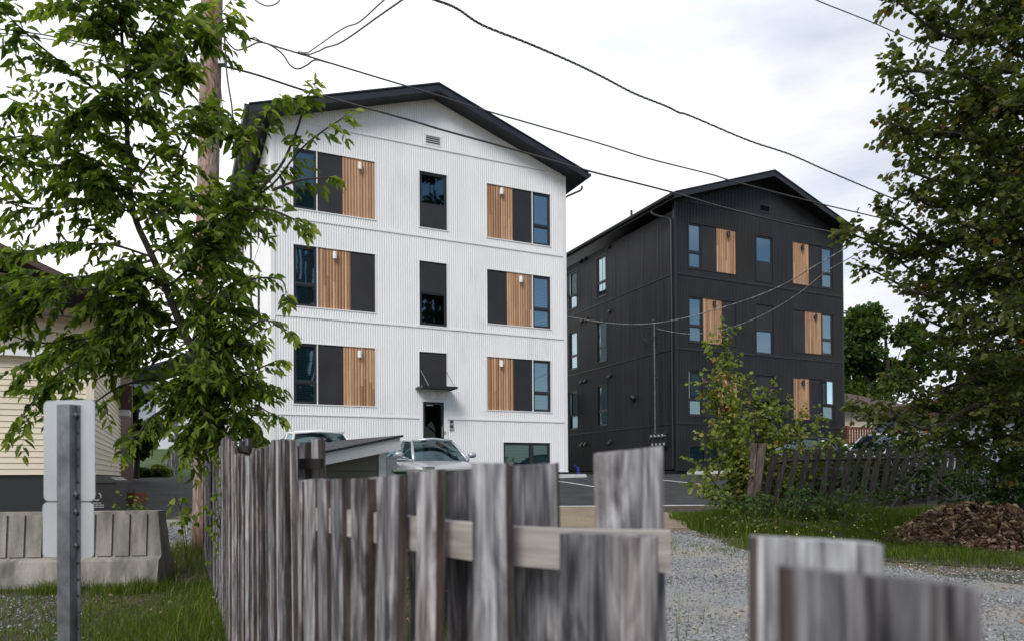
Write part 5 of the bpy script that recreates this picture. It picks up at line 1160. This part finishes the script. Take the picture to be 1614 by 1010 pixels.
# ------------------------------------------------------------------ leaning fence on the right
ln = thing('leaning_fence', 'dark slatted fence leaning to the right behind the shrub and weeds', 'fence')
fr = random.Random(12)
lp = [(1222, 712, 12.9), (1240, 708, 13.1), (1257, 706, 13.2), (1274, 706, 13.4), (1291, 705, 13.6), (1308, 706, 13.8), (1325, 706, 14.0), (1342, 706, 14.2), (1357, 705, 14.4), (1372, 706, 14.6), (1387, 706, 14.8), (1402, 706, 15.1), (1416, 706, 15.3),
      (1430, 707, 15.6), (1443, 706, 15.9), (1456, 706, 16.2), (1468, 707, 16.5), (1480, 706, 16.8), (1491, 706, 17.1), (1502, 707, 17.4), (1512, 707, 17.7), (1522, 708, 18), (1532, 708, 18.3), (1542, 709, 18.6)]
for i, (x, y, v) in enumerate(lp):
    y += fr.uniform(-2.5, 2.5); top = at(x, y, v); gz = g(v)-.05; H = top[2]-gz; lean = (.26 if i < 14 else .26-.018*(i-13))*fr.uniform(.8, 1.15)
    l = (x-CX)/F*v; W = fr.uniform(.10, .125)
    Pb = lv(l, v)-RT0*lean*H*.75
    o = picket_mb(W, .03, H, fr, 0).build('picket', [MT['old_wood_dark'], MT['old_wood_dark']], ln)
    o.location = (Pb[0], Pb[1], gz); a = -YAW-.62; o.rotation_euler = (0, 0, a); 
    M = Matrix.Rotation(math.atan(lean*.75), 4, Vector([float(c) for c in FH])) @ Matrix.Rotation(a, 4, 'Z'); o.rotation_euler = M.to_euler()
for zz in (.84, .12):
    pts = [lv((x-CX)/F*v-.75*.26*(1-zz)*1.2+.0, v+.05, g(v)+(topz(x, y, v)-g(v))*zz) for x, y, v in lp]
    mb = MB(); mb.tube(pts, .032, 4); mb.build('rail', MT['old_wood_dark'], ln)
for (xb, xt, yt, w_, m_) in ((1176, 1189, 697, .11, 'old_wood_brown_shade'), (1186, 1203, 698, .13, 'old_wood_brown_shade')):
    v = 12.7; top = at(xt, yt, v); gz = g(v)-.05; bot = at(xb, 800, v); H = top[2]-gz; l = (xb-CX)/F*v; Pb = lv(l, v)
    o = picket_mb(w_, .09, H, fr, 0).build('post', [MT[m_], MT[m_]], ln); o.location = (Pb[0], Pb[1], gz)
    M = Matrix.Rotation(math.atan(((xt-xb)/F*v)/H), 4, Vector([float(c) for c in FH])) @ Matrix.Rotation(-YAW-.5, 4, 'Z'); o.rotation_euler = M.to_euler()

# ------------------------------------------------------------------ leaf pile
c = at(1560, 820, 10.6); gz = g(10.6); c[2] = gz
t = thing('leaf_pile', 'heap of brown dead leaves and twigs at the right edge under the dark tree', 'leaf pile', c)
r = np.random.RandomState(77); mb = MB(); K, M_ = 20, 8; A_, B_, H_ = 1.4, .8, .42
def ph(u, a): return H_*max(0, 1-u*u)**.75*(1+.18*math.sin(a*3)+.1*math.sin(a*5+u*4))
for i in range(M_+1):
    for j in range(K):
        u = i/M_; a = 2*math.pi*j/K; P = RT0*A_*u*math.cos(a)+FH*B_*u*math.sin(a); mb.v.append((P[0], P[1], ph(u, a)-.03+(g(10.6+B_*u*math.sin(a))-gz)))
for i in range(M_):
    for j in range(K): mb.f.append((i*K+j, i*K+(j+1) % K, (i+1)*K+(j+1) % K, (i+1)*K+j)); mb.mi.append(0)
mb.build('heap', MT['soil'], t, smooth=True)
n = 8500; u = np.sqrt(r.uniform(0, 1.15, n)); a = r.uniform(0, 2*math.pi, n)
hh = np.array([ph(min(1, q), b) for q, b in zip(u, a)])
P = RT0[None]*(A_*u*np.cos(a))[:, None]+FH[None]*(B_*u*np.sin(a))[:, None]; P[:, 2] = hh+r.uniform(-.01, .05, n)+np.array([g(10.6+B_*q*math.sin(b))-gz for q, b in zip(u, a)])
D = unit(r.normal(0, 1, (n, 3))*np.array([[1, 1, .55]]))
V, Q = leafset(P, D, r.uniform(.045, .12, n), .6, r, .6, fold=.7, curl=1.0); npmesh('dead_leaves', V, Q, MT['dry'], t, np.repeat(r.uniform(0, 1, n)**1.5, 6))
for i in range(26):
    mb = MB()
    a = r.uniform(0, 6.28); q = r.uniform(.2, .95); P = RT0*A_*q*math.cos(a)+FH*B_*q*math.sin(a); z = ph(q, a); d = unit(r.normal(0, 1, 3)*np.array([1, 1, .35])); L_ = r.uniform(.15, .5)
    mb.tube([(P[0], P[1], z+.02), tuple(np.array([P[0], P[1], z+.05])+d*L_*.5), tuple(np.array([P[0], P[1], z+.04])+d*L_+np.array([0, 0, .05*r.randn()]))], [.008, .006, .003], 4)
    mb.build('twig', MT['bark'], t)


# ------------------------------------------------------------------ grass, gravel stones, fallen leaves
def blades(name, label_, spots, hgt, wid, seed, m='grass', shade=(.45, .2), lean=.45):
    r = np.random.RandomState(seed); n = len(spots); L_, V_ = spots[:, 0], spots[:, 1]
    z = np.interp(V_, GX, GY)+1.55; base = FH[None]*V_[:, None]+RT0[None]*L_[:, None]; base[:, 2] = z
    h = hgt*r.uniform(.4, 1.25, n)*spots[:, 2]; a = r.uniform(0, 2*math.pi, n); sd_ = np.stack([np.cos(a), np.sin(a), 0*a], 1); b = a+r.uniform(.8, 2.2, n); ld = np.stack([np.cos(b), np.sin(b), 0*b], 1)
    le = (lean*r.uniform(.2, 1.5, n)*h)[:, None]; w_ = (wid*r.uniform(.6, 1.3, n))[:, None]; up = np.array([[0, 0, 1.0]])
    V = np.stack([base-sd_*w_*.5, base+sd_*w_*.5, base+ld*le*.3+up*h[:, None]*.6+sd_*w_*.35, base+ld*le*.3+up*h[:, None]*.6-sd_*w_*.35, base+ld*le+up*h[:, None]*.95+sd_*w_*.06, base+ld*le+up*h[:, None]*.95-sd_*w_*.06], 1).reshape(-1, 3)
    k = np.arange(n)[:, None]*6; Q = np.concatenate([k+np.array([[0, 1, 2, 3]]), k+np.array([[3, 2, 4, 5]])], 0)
    o = npmesh(name, V, Q, MT[m], None, np.repeat(np.clip(r.normal(shade[0], shade[1], n), 0, 1), 6)); return tag(o, label_, 'grass', kind='stuff')
def scatter(n, l0, l1, v0, v1, keep, seed, clump=0.0, cs=.12):
    r = np.random.RandomState(seed); l = r.uniform(l0, l1, n); v = r.uniform(v0, v1, n)
    if clump:
        nc = n//26; cl = r.uniform(l0, l1, nc); cv = r.uniform(v0, v1, nc); k = r.randint(0, nc, n); m_ = r.uniform(0, 1, n) < clump
        l = np.where(m_, cl[k]+r.normal(0, cs, n), l); v = np.where(m_, cv[k]+r.normal(0, cs, n), v)
    d = keep(l, v); ok = r.uniform(0, 1, n) < d; s = .6+.5*np.sin(l*2.1+v*1.3)*np.cos(v*1.7-l)+.3*r.uniform(0, 1, n)
    return np.stack([l, v, np.clip(s, .35, 1.6)], 1)[ok]
fence_l = lambda v: -.83-.479*(v-2.7)
def keepL(l, v):
    d = fence_l(v)-l; near_f = np.clip(1.1-d*.33, .10, 1); near_b = ((v > 7.0) & (v < 8.0))*.8
    return np.where((d > -.05), np.clip(np.maximum(near_f, near_b)*(1-.75*((np.sin(l*1.9+1)*np.sin(v*1.6) > .12) & (d > 1.3))), 0, 1), 0)*np.where((v > 8.0) & (l < -4.95), 0, 1)
blades('grass', 'short green grass between the barrier and the weathered picket fence', scatter(75000, -7.5, -2.0, 4.6, 8.0, keepL, 51, .5), .078, .006, 52)
blades('grass', 'longer tufts of grass along the fence foot and round the pole base', scatter(14000, -5.6, -2.2, 4.8, 10.6, lambda l, v: np.where((fence_l(v)-l > -.02) & (fence_l(v)-l < .55), 1, 0)*np.where(v > 8, .8, .45), 53, .7, .06), .26, .006, 54, shade=(.5, .22), lean=.7)
blades('grass', 'dry and green tufts growing up against the front of the concrete barrier', scatter(4500, -6.6, -3.7, 7.45, 7.78, lambda l, v: np.clip(.5+.5*np.sin(l*6), .1, 1), 55, .8, .05), .20, .006, 56, shade=(.45, .25), lean=.6)
def vrl(v): return 3.25+.12*np.sin(v*4)+np.maximum(0, 9.9-v)*1.9
def keepR(l, v):
    d = l-vrl(v); return np.where(d > -.1, np.clip(.25+d*1.3+(v-10)*.15, .12, 1), 0)*np.where(v < 9.3, .5, 1)
blades('grass', 'green grass strip below the leaning fence and leaf pile on the right', scatter(125000, 3.0, 11.5, 8.2, 14.8, keepR, 57, .55, .14), .13, .009, 58, shade=(.42, .2))
blades('grass', 'tall dark grass growing round the leaning post and fence foot', scatter(26000, 2.9, 9.6, 11.0, 13.6, lambda l, v: np.where((l > 3.05) & (v > 11.0+.0*l), np.clip(1-abs(v-12.3-(l-4)*.10)/1.3, 0, 1), 0), 59, .6, .1), .34, .008, 60, shade=(.35, .22), lean=.6)
blades('grass', 'rough grass seen through the gaps of the weathered picket fence', scatter(16000, -3.6, 1.2, 3.2, 9.2, lambda l, v: np.where(l-fence_l(v) > .15, 1, 0)*np.where(l < .1+.02*v, 1, .2), 61, .6), .20, .008, 62, shade=(.35, .2))
blades('grass', 'blades of grass on the rising lawn across the street', scatter(1, -9, -8, 28, 29, lambda l, v: l*0+1, 63), .1, .01, 64) if False else None
blades('grass', 'thin scattered grass tufts creeping out over the gravel below the right grass strip', scatter(30000, 1.2, 9.0, 5.2, 11.5, lambda l, v: np.where((l-vrl(v) > -1.6) & (l-vrl(v) < .1), .55, .05), 64, .85, .07), .07, .008, 65, shade=(.55, .25))
def stones(name, label_, n, l0, l1, v0, v1, keep, seed, s0=.006, s1=.02):
    r = np.random.RandomState(seed); l = r.uniform(l0, l1, n); v = v0+(v1-v0)*r.uniform(0, 1, n); ok = r.uniform(0, 1, n) < keep(l, v); l, v = l[ok], v[ok]; n = len(l)
    base = FH[None]*v[:, None]+RT0[None]*l[:, None]; base[:, 2] = np.interp(v, GX, GY)+1.555
    S = r.uniform(s0, s1, n)[:, None]*r.uniform(.6, 1.3, (n, 3)); a = r.uniform(0, 6.28, n); ca, sa = np.cos(a), np.sin(a)
    O = np.array([(1, 0, 0), (0, 1, 0), (-1, 0, 0), (0, -1, 0), (0, 0, .75), (0, 0, -.4)], float); Vv = []
    for o in O:
        q = S*(o[None]+r.normal(0, .18, (n, 3))); Vv.append(base+np.stack([q[:, 0]*ca-q[:, 1]*sa, q[:, 0]*sa+q[:, 1]*ca, q[:, 2]], 1))
    V = np.stack(Vv, 1).reshape(-1, 3); k = np.arange(n)[:, None]*6
    Q = np.concatenate([k+np.array([[i, (i+1) % 4, t_]]) if t_ == 4 else k+np.array([[(i+1) % 4, i, 5]]) for i in range(4) for t_ in (4, 5)], 0)
    me = npmesh(name, V, Q, MT['stone_r'], None, np.repeat(r.uniform(0, 1, n), 6)); return tag(me, label_, 'gravel', kind='stuff')
MT['stone_r'] = leafmat('gravel_stones', [(0, (0.10, 0.105, 0.115)), (.7, (0.27, 0.275, 0.285)), (.9, (0.42, 0.42, 0.42)), (1, (0.30, 0.22, 0.16))], 0.0, rough=.9, spec=.2)
stones('gravel', 'grey crushed stone covering the drive on the right', 60000, .9, 8.5, 4.2, 12.0, lambda l, v: np.clip(1.1-np.maximum(0, l-vrl(v))*1.2, 0, 1)*np.clip(.55+.6*np.sin(l*1.7+v*2.9)*np.sin(v*1.1), .12, 1), 71)
stones('gravel', 'patches of grey stone in the bare ground left of the sign post', 16000, -6.8, -2.6, 4.8, 7.4, lambda l, v: np.clip((fence_l(v)-l-.9)*.35, 0, .9)*(np.sin(l*1.9+1)*np.sin(v*1.6) > .0), 72, .006, .018)
stones('gravel', 'loose stone on the shoulder between the barrier and the street', 9000, -6.6, -3.6, 10.6, 14.2, lambda l, v: l*0+1, 73, .008, .022)
# small dead leaves and flowers lying in the grass
r = np.random.RandomState(88); n = 420; l = r.uniform(-6.5, 9, n); v = r.uniform(5, 11, n); P = FH[None]*v[:, None]+RT0[None]*l[:, None]; P[:, 2] = np.interp(v, GX, GY)+1.55+.03
V, Q = leafset(P, unit(r.normal(0, 1, (n, 3))*np.array([[1, 1, .2]])), r.uniform(.03, .07, n), .6, r, .6, fold=.4); tag(npmesh('fallen_leaves', V, Q, MT['dry'], None, np.repeat(r.uniform(.2, 1, n), 6)), 'scattered dead leaves on the grass and gravel', 'leaves', kind='stuff')
r = np.random.RandomState(89); n = 260; l = r.uniform(3.3, 9.5, n); v = r.uniform(9.8, 12.6, n); P = FH[None]*v[:, None]+RT0[None]*l[:, None]; P[:, 2] = np.interp(v, GX, GY)+1.55+r.uniform(.08, .25, n)
V, Q = leafset(P, unit(r.normal(0, 1, (n, 3))*np.array([[1, 1, .2]])), r.uniform(.015, .03, n), .9, r, .9); tag(npmesh('wildflowers', V, Q, leafmat('yellow_petals', [(0, (.5, .35, .05)), (1, (.7, .6, .3))], .2), None, np.repeat(r.uniform(0, 1, n), 6)), 'tiny yellow wildflowers dotted through the right grass strip', 'flowers', kind='stuff')

# ------------------------------------------------------------------ houses on the left
def clap(mb, x0, x1, z0, z1, y, step=.105, slope=None):
    z = z0
    while z < z1:
        zz = min(z1, z+step); a, b = x0, x1
        if slope:
            a, b = slope(zz)
            if b-a < .1: break
        mb.add([(a, y-.018, z), (b, y-.018, z), (b, y-.002, zz), (a, y-.002, zz), (a, y, z), (b, y, z)], [(0, 1, 2, 3), (0, 4, 5, 1)]); z += step
CXX, CYY = -1.40, 15.04; v = 13.0
zb = at(0, 748, 13)[2]; gz = g(12.5)
t = thing('house', 'cream clapboard house with a gable front above the dark skirting on the left', 'house', (CXX, CYY, gz)); 
Hh = at(150, 566, 13.0)[2]-gz; z0 = zb-gz; W_ = 9.0; H3 = at(150, 497, 13.3)[2]-gz
mb = MB(); clap(mb, -W_, -.10, z0, Hh, 0); clap(mb, -W_, -.10, Hh+.02, H3, .25); mb.build('wall', MT['cream'], t)
sd_ = MB(); clap(sd_, .1, 7.0, z0, Hh, 0); clap(sd_, .35, 7.0, Hh, H3, 0); Mx = Matrix.Rotation(math.pi/2, 4, 'Z'); sd_.v = [tuple(Mx @ Vector(q)) for q in sd_.v]; sd_.build('wall', MT['cream'], t)
mb = MB(); mb.box((-.10, -.03, z0), (.03, .10, Hh)); mb.box((-.10, .22, Hh+.01), (.03, .35, H3)); mb.build('corner_board', MT['cream'], t)
mb = MB(); mb.box((-W_, .03, -.3), (-.03, 6.9, z0-.01)); mb.build('skirting', MT['black_trim'], t)
mb = MB(); mb.add([(-W_-.3, -.28, H3-.02), (.35, -.28, H3-.02), (.35, 3.4, H3+.60), (-W_-.3, 3.4, H3+.60), (-W_-.3, -.28, H3-.16), (.35, -.28, H3-.16), (.35, 3.4, H3+.45), (-W_-.3, 3.4, H3+.45), (.35, 7.2, H3-.02), (-W_-.3, 7.2, H3-.02), (.35, 7.2, H3-.16), (-W_-.3, 7.2, H3-.16)],
    [(0, 1, 2, 3), (5, 1, 0, 4), (5, 6, 2, 1), (3, 2, 8, 9), (6, 10, 8, 2), (4, 7, 6, 5), (7, 11, 10, 6), (8, 10, 11, 9)]); rf = mb.build('roof', MT['roof_brown'], t)
mb = MB(); mb.add([(.0, .3, H3-.05), (.0, 6.6, H3-.05), (.0, 3.4, H3+.44)], [(0, 1, 2)]); mb.build('gable', MT['cream'], t)
mb = MB(); mb.box((-W_, -.16, Hh-.02), (.14, -.02, Hh+.10)); mb.box((-W_, -.02, Hh+.0), (.03, .245, Hh+.03)); mb.build('gutter', MT['white_trim'], t)
wf = Face(t); window(wf, -3.6, -2.3, z0+.7, z0+1.75, split=None, glass='glass_dim', frame='white_frame')
# maroon house behind it
P = at(190, 740, 19.3); t = thing('house', 'narrow dark maroon house with a pale porch fascia behind the cream house', 'house', (P[0], P[1], g(19)))
H2 = at(190, 492, 19.3)[2]-g(19); mb = MB(); mb.box((-6, 0, 0), (0, 6, H2)); mb.build('wall', MT['maroon'], t)
for i in range(20):
    pass
mb = MB(); mb.prism([(-6.3, H2-.05), (-3, H2+1.4), (.3, H2-.05), (.3, H2+.1), (-3, H2+1.6), (-6.3, H2+.1)], -.4, 6.3); mb.build('roof', MT['roof_brown'], t)
zp = at(180, 655, 19)[2]-g(19); mb = MB(); mb.box((-1.2, -.5, zp), (.25, .0, zp+.16)); mb.build('porch_fascia', MT['shed_trim'], t)
mb = MB(); mb.box((-1.2, -.55, zp+.165), (.3, .0, zp+.8)); mb.build('porch_roof', MT['maroon'], t)
mb = MB(); mb.box((-.1, -.45, 0), (.0, -.36, zp)); mb.build('porch_post', MT['maroon'], t)
# white house up the slope
vv = 41; P = at(246, 722, vv); hb = P[2]; P[2] = 1.0
t = thing('house', 'white clapboard house with a grey upper storey beyond the lawn', 'house', (P[0], P[1], P[2]))
Z_ = lambda y: at(246, y, vv)[2]-1.0
mb = MB(); clap(mb, 0, 5.6, Z_(722), Z_(600), 0, .16); mb.build('wall', MT['white_siding'], t)
sd_ = MB(); clap(sd_, -7, 0, Z_(722), Z_(600), 0, .16); Mx = Matrix.Rotation(-math.pi/2, 4, 'Z'); sd_.v = [tuple(Mx @ Vector(q)) for q in sd_.v]; sd_.build('wall', MT['grey_siding'], t)
mb = MB(); clap(mb, -2.2, -.02, Z_(700), Z_(604), .6, .16); mb.build('wall', MT['grey_siding'], t)
mb = MB(); mb.box((.02, .03, -.6), (5.58, 6.9, Z_(722)-.01)); mb.build('foundation', MT['concrete'], t)
mb = MB(); mb.prism([(-2.5, Z_(604)), (1.6, Z_(560)), (6, Z_(598)), (6, Z_(594)), (1.6, Z_(556)), (-2.5, Z_(600))], -.4, 7.3); mb.build('roof', MT['roof_dark'], t)
wf = Face(t); 
for a in (-1.6, .0): pass
window(wf, .12, .75, Z_(702), Z_(655), glass='glass', frame='white_frame'); window(wf, 2.3, 3.3, Z_(690), Z_(650), glass='glass', frame='white_frame')
mb = MB(); mb.tube([(1.05, -.12, Z_(660)), (1.05, -.12, Z_(735)), (.7, -.25, Z_(741))], .05, 6); mb.build('downpipe', MT['box_grey'], t)
P = at(292, 716, 37); P[2] = 1.0; t = thing('porch_shed', 'small yellow-walled outbuilding with a dark roof beyond the far fence', 'outbuilding', P, -.44)
zA = at(292, 694, 37)[2]-1.0; mb = MB(); mb.box((-.6, 0, -.5), (.9, 1.6, zA)); mb.build('wall', MT['yellow'], t)
mb = MB(); mb.prism([(-.8, zA-.05), (.2, zA+.5), (1.1, zA-.05), (1.1, zA+.05), (.2, zA+.62), (-.8, zA+.05)], -.2, 1.8); mb.build('roof', MT['roof_dark'], t)
# far grey board fence and pole
ff = thing('board_fence', 'far grey board fence between the lawn and the utility pole', 'fence'); r_ = random.Random(3)
for i in range(24):
    x = 262+i*2.1; v = 31.5+i*.03; P = at(x, 742, v); zt = at(x, 716+r_.uniform(-1, 1)+i*-.1, v)[2]; z0_ = g(v)+hz((x-CX)/F*v, v)
    mb = MB(); mb.box((-.028, -.01, 0), (.028, .01, zt-z0_)); o = mb.build('board', MT['old_wood'], ff, loc=(P[0], P[1], z0_), rz=-YAW)
P = at(277, 752, 29); z0_ = g(29)+hz(-14, 29); t = thing('wooden_pole', 'thin wooden pole standing on the lawn before the white house', 'pole', (P[0], P[1], z0_))
mb = MB(); mb.tube([(0, 0, -.1), (0, 0, at(277, 590, 29)[2]-z0_)], [.075, .06], 10); mb.build('pole', MT['old_wood'], t)
mb = MB(); mb.box((-.35, -.04, at(277, 625, 29)[2]-z0_), (.35, .04, at(277, 625, 29)[2]-z0_+.08)); mb.build('cross_arm', MT['old_wood_dark'], t)
# wheelie bin beside the house
P = at(163, 800, 10.6); t = thing('wheelie_bin', 'black wheelie bin with pale stamped mark beside the cream house corner', 'bin', (P[0], P[1], g(10.6)), -YAW+.25)
hb = at(163, 760, 10.6)[2]-g(10.6)
mb = MB(); mb.add([(-.20, -.24, .05), (.20, -.24, .05), (.20, .24, .05), (-.20, .24, .05), (-.25, -.31, hb), (.25, -.31, hb), (.25, .31, hb), (-.25, .31, hb)], [(0, 3, 2, 1), (0, 1, 5, 4), (1, 2, 6, 5), (2, 3, 7, 6), (3, 0, 4, 7), (4, 5, 6, 7)]); mb.build('body', MT['black_plastic'], t)
mb = MB(); mb.box((-.27, -.335, hb+.002), (.27, .33, hb+.035)); mb.prism([(-.25, hb+.036), (.25, hb+.036), (.17, hb+.085), (-.17, hb+.085)], -.30, .32); mb.build('lid', MT['black_plastic'], t)
for s in (-1, 1):
    mb = MB(); mb.tube([(s*.17, .26, .11), (s*.22, .26, .11)], .11, 14); mb.build('wheel', MT['tyre'], t)
yf = lambda z: -.24-.07*(z-.05)/(hb-.05)-.004
mb = MB(); zc = hb-.2
for k in range(3):
    a0 = R(90+120*k); pts = [(math.cos(a0+R(q))*.055, yf(zc)-.002, zc+math.sin(a0+R(q))*.055) for q in (10, 40, 70, 95)]; mb.tube(pts, .009, 4)
for i, (a, b) in enumerate(((-.05, .05), (-.09, .09), (-.07, .08))):
    z = zc-.10-.03*i; x = a
    while x < b: mb.box((x, yf(z)-.003, z), (x+.012, yf(z)+.002, z+.014)); x += .018
mb.build('stamped_mark', MT['mark'], t)
P = at(194, 748, 17); t = MB(); t.box((-.42, -.25, .0), (.42, -.21, .32)); t.box((-.42, .21, .0), (.42, .25, .32)); t.box((-.42, -.21, 0), (-.38, .21, .32)); t.box((.38, -.21, 0), (.42, .21, .32)); t.box((-.38, -.21, .02), (.38, .21, .26))
for x in (-.4, -.2, 0, .2, .38): t.box((x, -.27, 0), (x+.03, -.251, .4))
tag(t.build('planter_box', MT['orange'], loc=(P[0], P[1], g(17)), rz=-YAW), 'rusty orange planter box by the street beyond the wheelie bin', 'planter')
P = at(182, 790, 11.6); t = MB(); t.box((-.12, -.1, .0), (.12, .1, .55)); t.box((-.15, -.12, .55), (.15, .12, .6)); t.tube([(0, 0, .6), (.0, 0, .8), (.06, 0, .86)], .02, 6)
tag(t.build('fuel_drum', MT['black_plastic'], loc=(P[0], P[1], g(11.6)), rz=-YAW), 'dark hand pump stand beside the wheelie bin', 'pump stand')

# ------------------------------------------------------------------ houses on the right
vv = 33; P = at(1328, 705, vv); t = thing('house', 'low beige clapboard bungalow with brown shingled roof right of the black block', 'house', (P[0], P[1], g(vv)), -.15)
Z_ = lambda y: at(1360, y, vv)[2]-g(vv)
mb = MB(); clap(mb, -2.0, 3.3, .2, Z_(640), 0, .13); mb.build('wall', MT['cream_dim'] if 'cream_dim' in MT else MT['cream'], t)
mb = MB(); mb.box((-2.0, .02, -.1), (3.28, 6, Z_(640)-.01)); mb.build('core', MT['concrete'], t)
mb = MB(); zb_ = Z_(640); zt_ = Z_(622)
mb.add([(-2.4, -.6, zb_), (3.8, -.6, zb_), (3.0, 3.0, zt_+.5), (-2.4, 3.0, zt_+.5), (-2.4, -.6, zb_-.14), (3.8, -.6, zb_-.14), (3.8, 6.6, zb_), (-2.4, 6.6, zb_)], [(0, 1, 2, 3), (4, 5, 1, 0), (1, 6, 2), (3, 2, 6, 7), (4, 7, 6, 5)]); mb.build('roof', MT['roof_brown'], t)
wf = Face(t); window(wf, 1.25, 2.2, Z_(676), Z_(650), split=None, glass='glass', frame='white_frame')
dk = thing('deck', 'red-stained wooden deck railing in front of the beige bungalow', 'deck', at(1328, 705, 31.5)*np.array([1, 1, 0])+np.array([0, 0, g(31.5)]), -.15)
Z2 = lambda y: at(1350, y, 31.5)[2]-g(31.5)
mb = MB(); mb.box((-1.6, -.04, Z2(675)), (2.1, .04, Z2(672))); mb.box((-1.6, -.03, Z2(700)), (2.1, .03, Z2(697))); mb.build('rail', MT['red_wood'], dk)
mb = MB(); mb.box((-1.6, 0.05, Z2(707)), (2.1, 1.4, Z2(701))); mb.build('floor', MT['red_wood'], dk)
for i in range(26):
    x = -1.55+i*.142; mb = MB(); mb.box((x, -.02, Z2(699)), (x+.07, .02, Z2(675))); mb.build('baluster', MT['red_wood'], dk)
for x in (-1.6, .2, 2.0):
    mb = MB(); mb.box((x, -.06, 0), (x+.1, .045, Z2(670))); mb.build('post', MT['red_wood'], dk)
vv = 24; P = at(1568, 700, vv); t = thing('house', 'grey-blue house with brown shingled roof at the far right edge', 'house', (P[0], P[1], g(vv)), -.1)
Z_ = lambda y: at(1568, y, vv)[2]-g(vv)
mb = MB(); clap(mb, 0, 6, .1, Z_(645), 0, .14); mb.build('wall', MT['grey_siding'], t); mb = MB(); mb.box((0.01, .02, -.1), (6, 5, Z_(645)-.01)); mb.build('core', MT['grey_siding'], t)
mb = MB(); mb.prism([(-.25, 0), (0, 0)], 0, 0) if False else None
zz = Z_(645); mb.add([(-.35, -.45, zz), (6.3, -.45, zz), (6.3, 2.6, zz+.95), (-.35, 2.6, zz+.62), (-.35, -.45, zz-.12), (6.3, -.45, zz-.12), (6.3, 5.4, zz), (-.35, 5.4, zz)], [(0, 1, 2, 3), (4, 5, 1, 0), (3, 2, 6, 7), (0, 3, 7, 4), (4, 7, 6, 5)]); mb.build('roof', MT['roof_brown'], t)
# far-off wood that closes the view beyond the houses
r = np.random.RandomState(5); n = 26000; az = r.uniform(-60, 85, n); Rr = r.uniform(95, 112, n); hgt_ = (3.2+1.6*np.sin(az*.35)+1.2*np.sin(az*.9+2))*r.uniform(0, 1, n)**.8
P = np.stack([np.sin(np.radians(az))*Rr, np.cos(np.radians(az))*Rr, hgt_+1.5], 1); V, Q = leafset(P, unit(r.normal(0, 1, (n, 3))), r.uniform(.7, 1.5, n), .8, r, .8)
tag(npmesh('woodland', V, Q, MT['leaf_b'], None, np.repeat(r.uniform(0, .8, n), 6)), 'low line of far-off dark trees beyond the houses', 'woodland', kind='stuff')
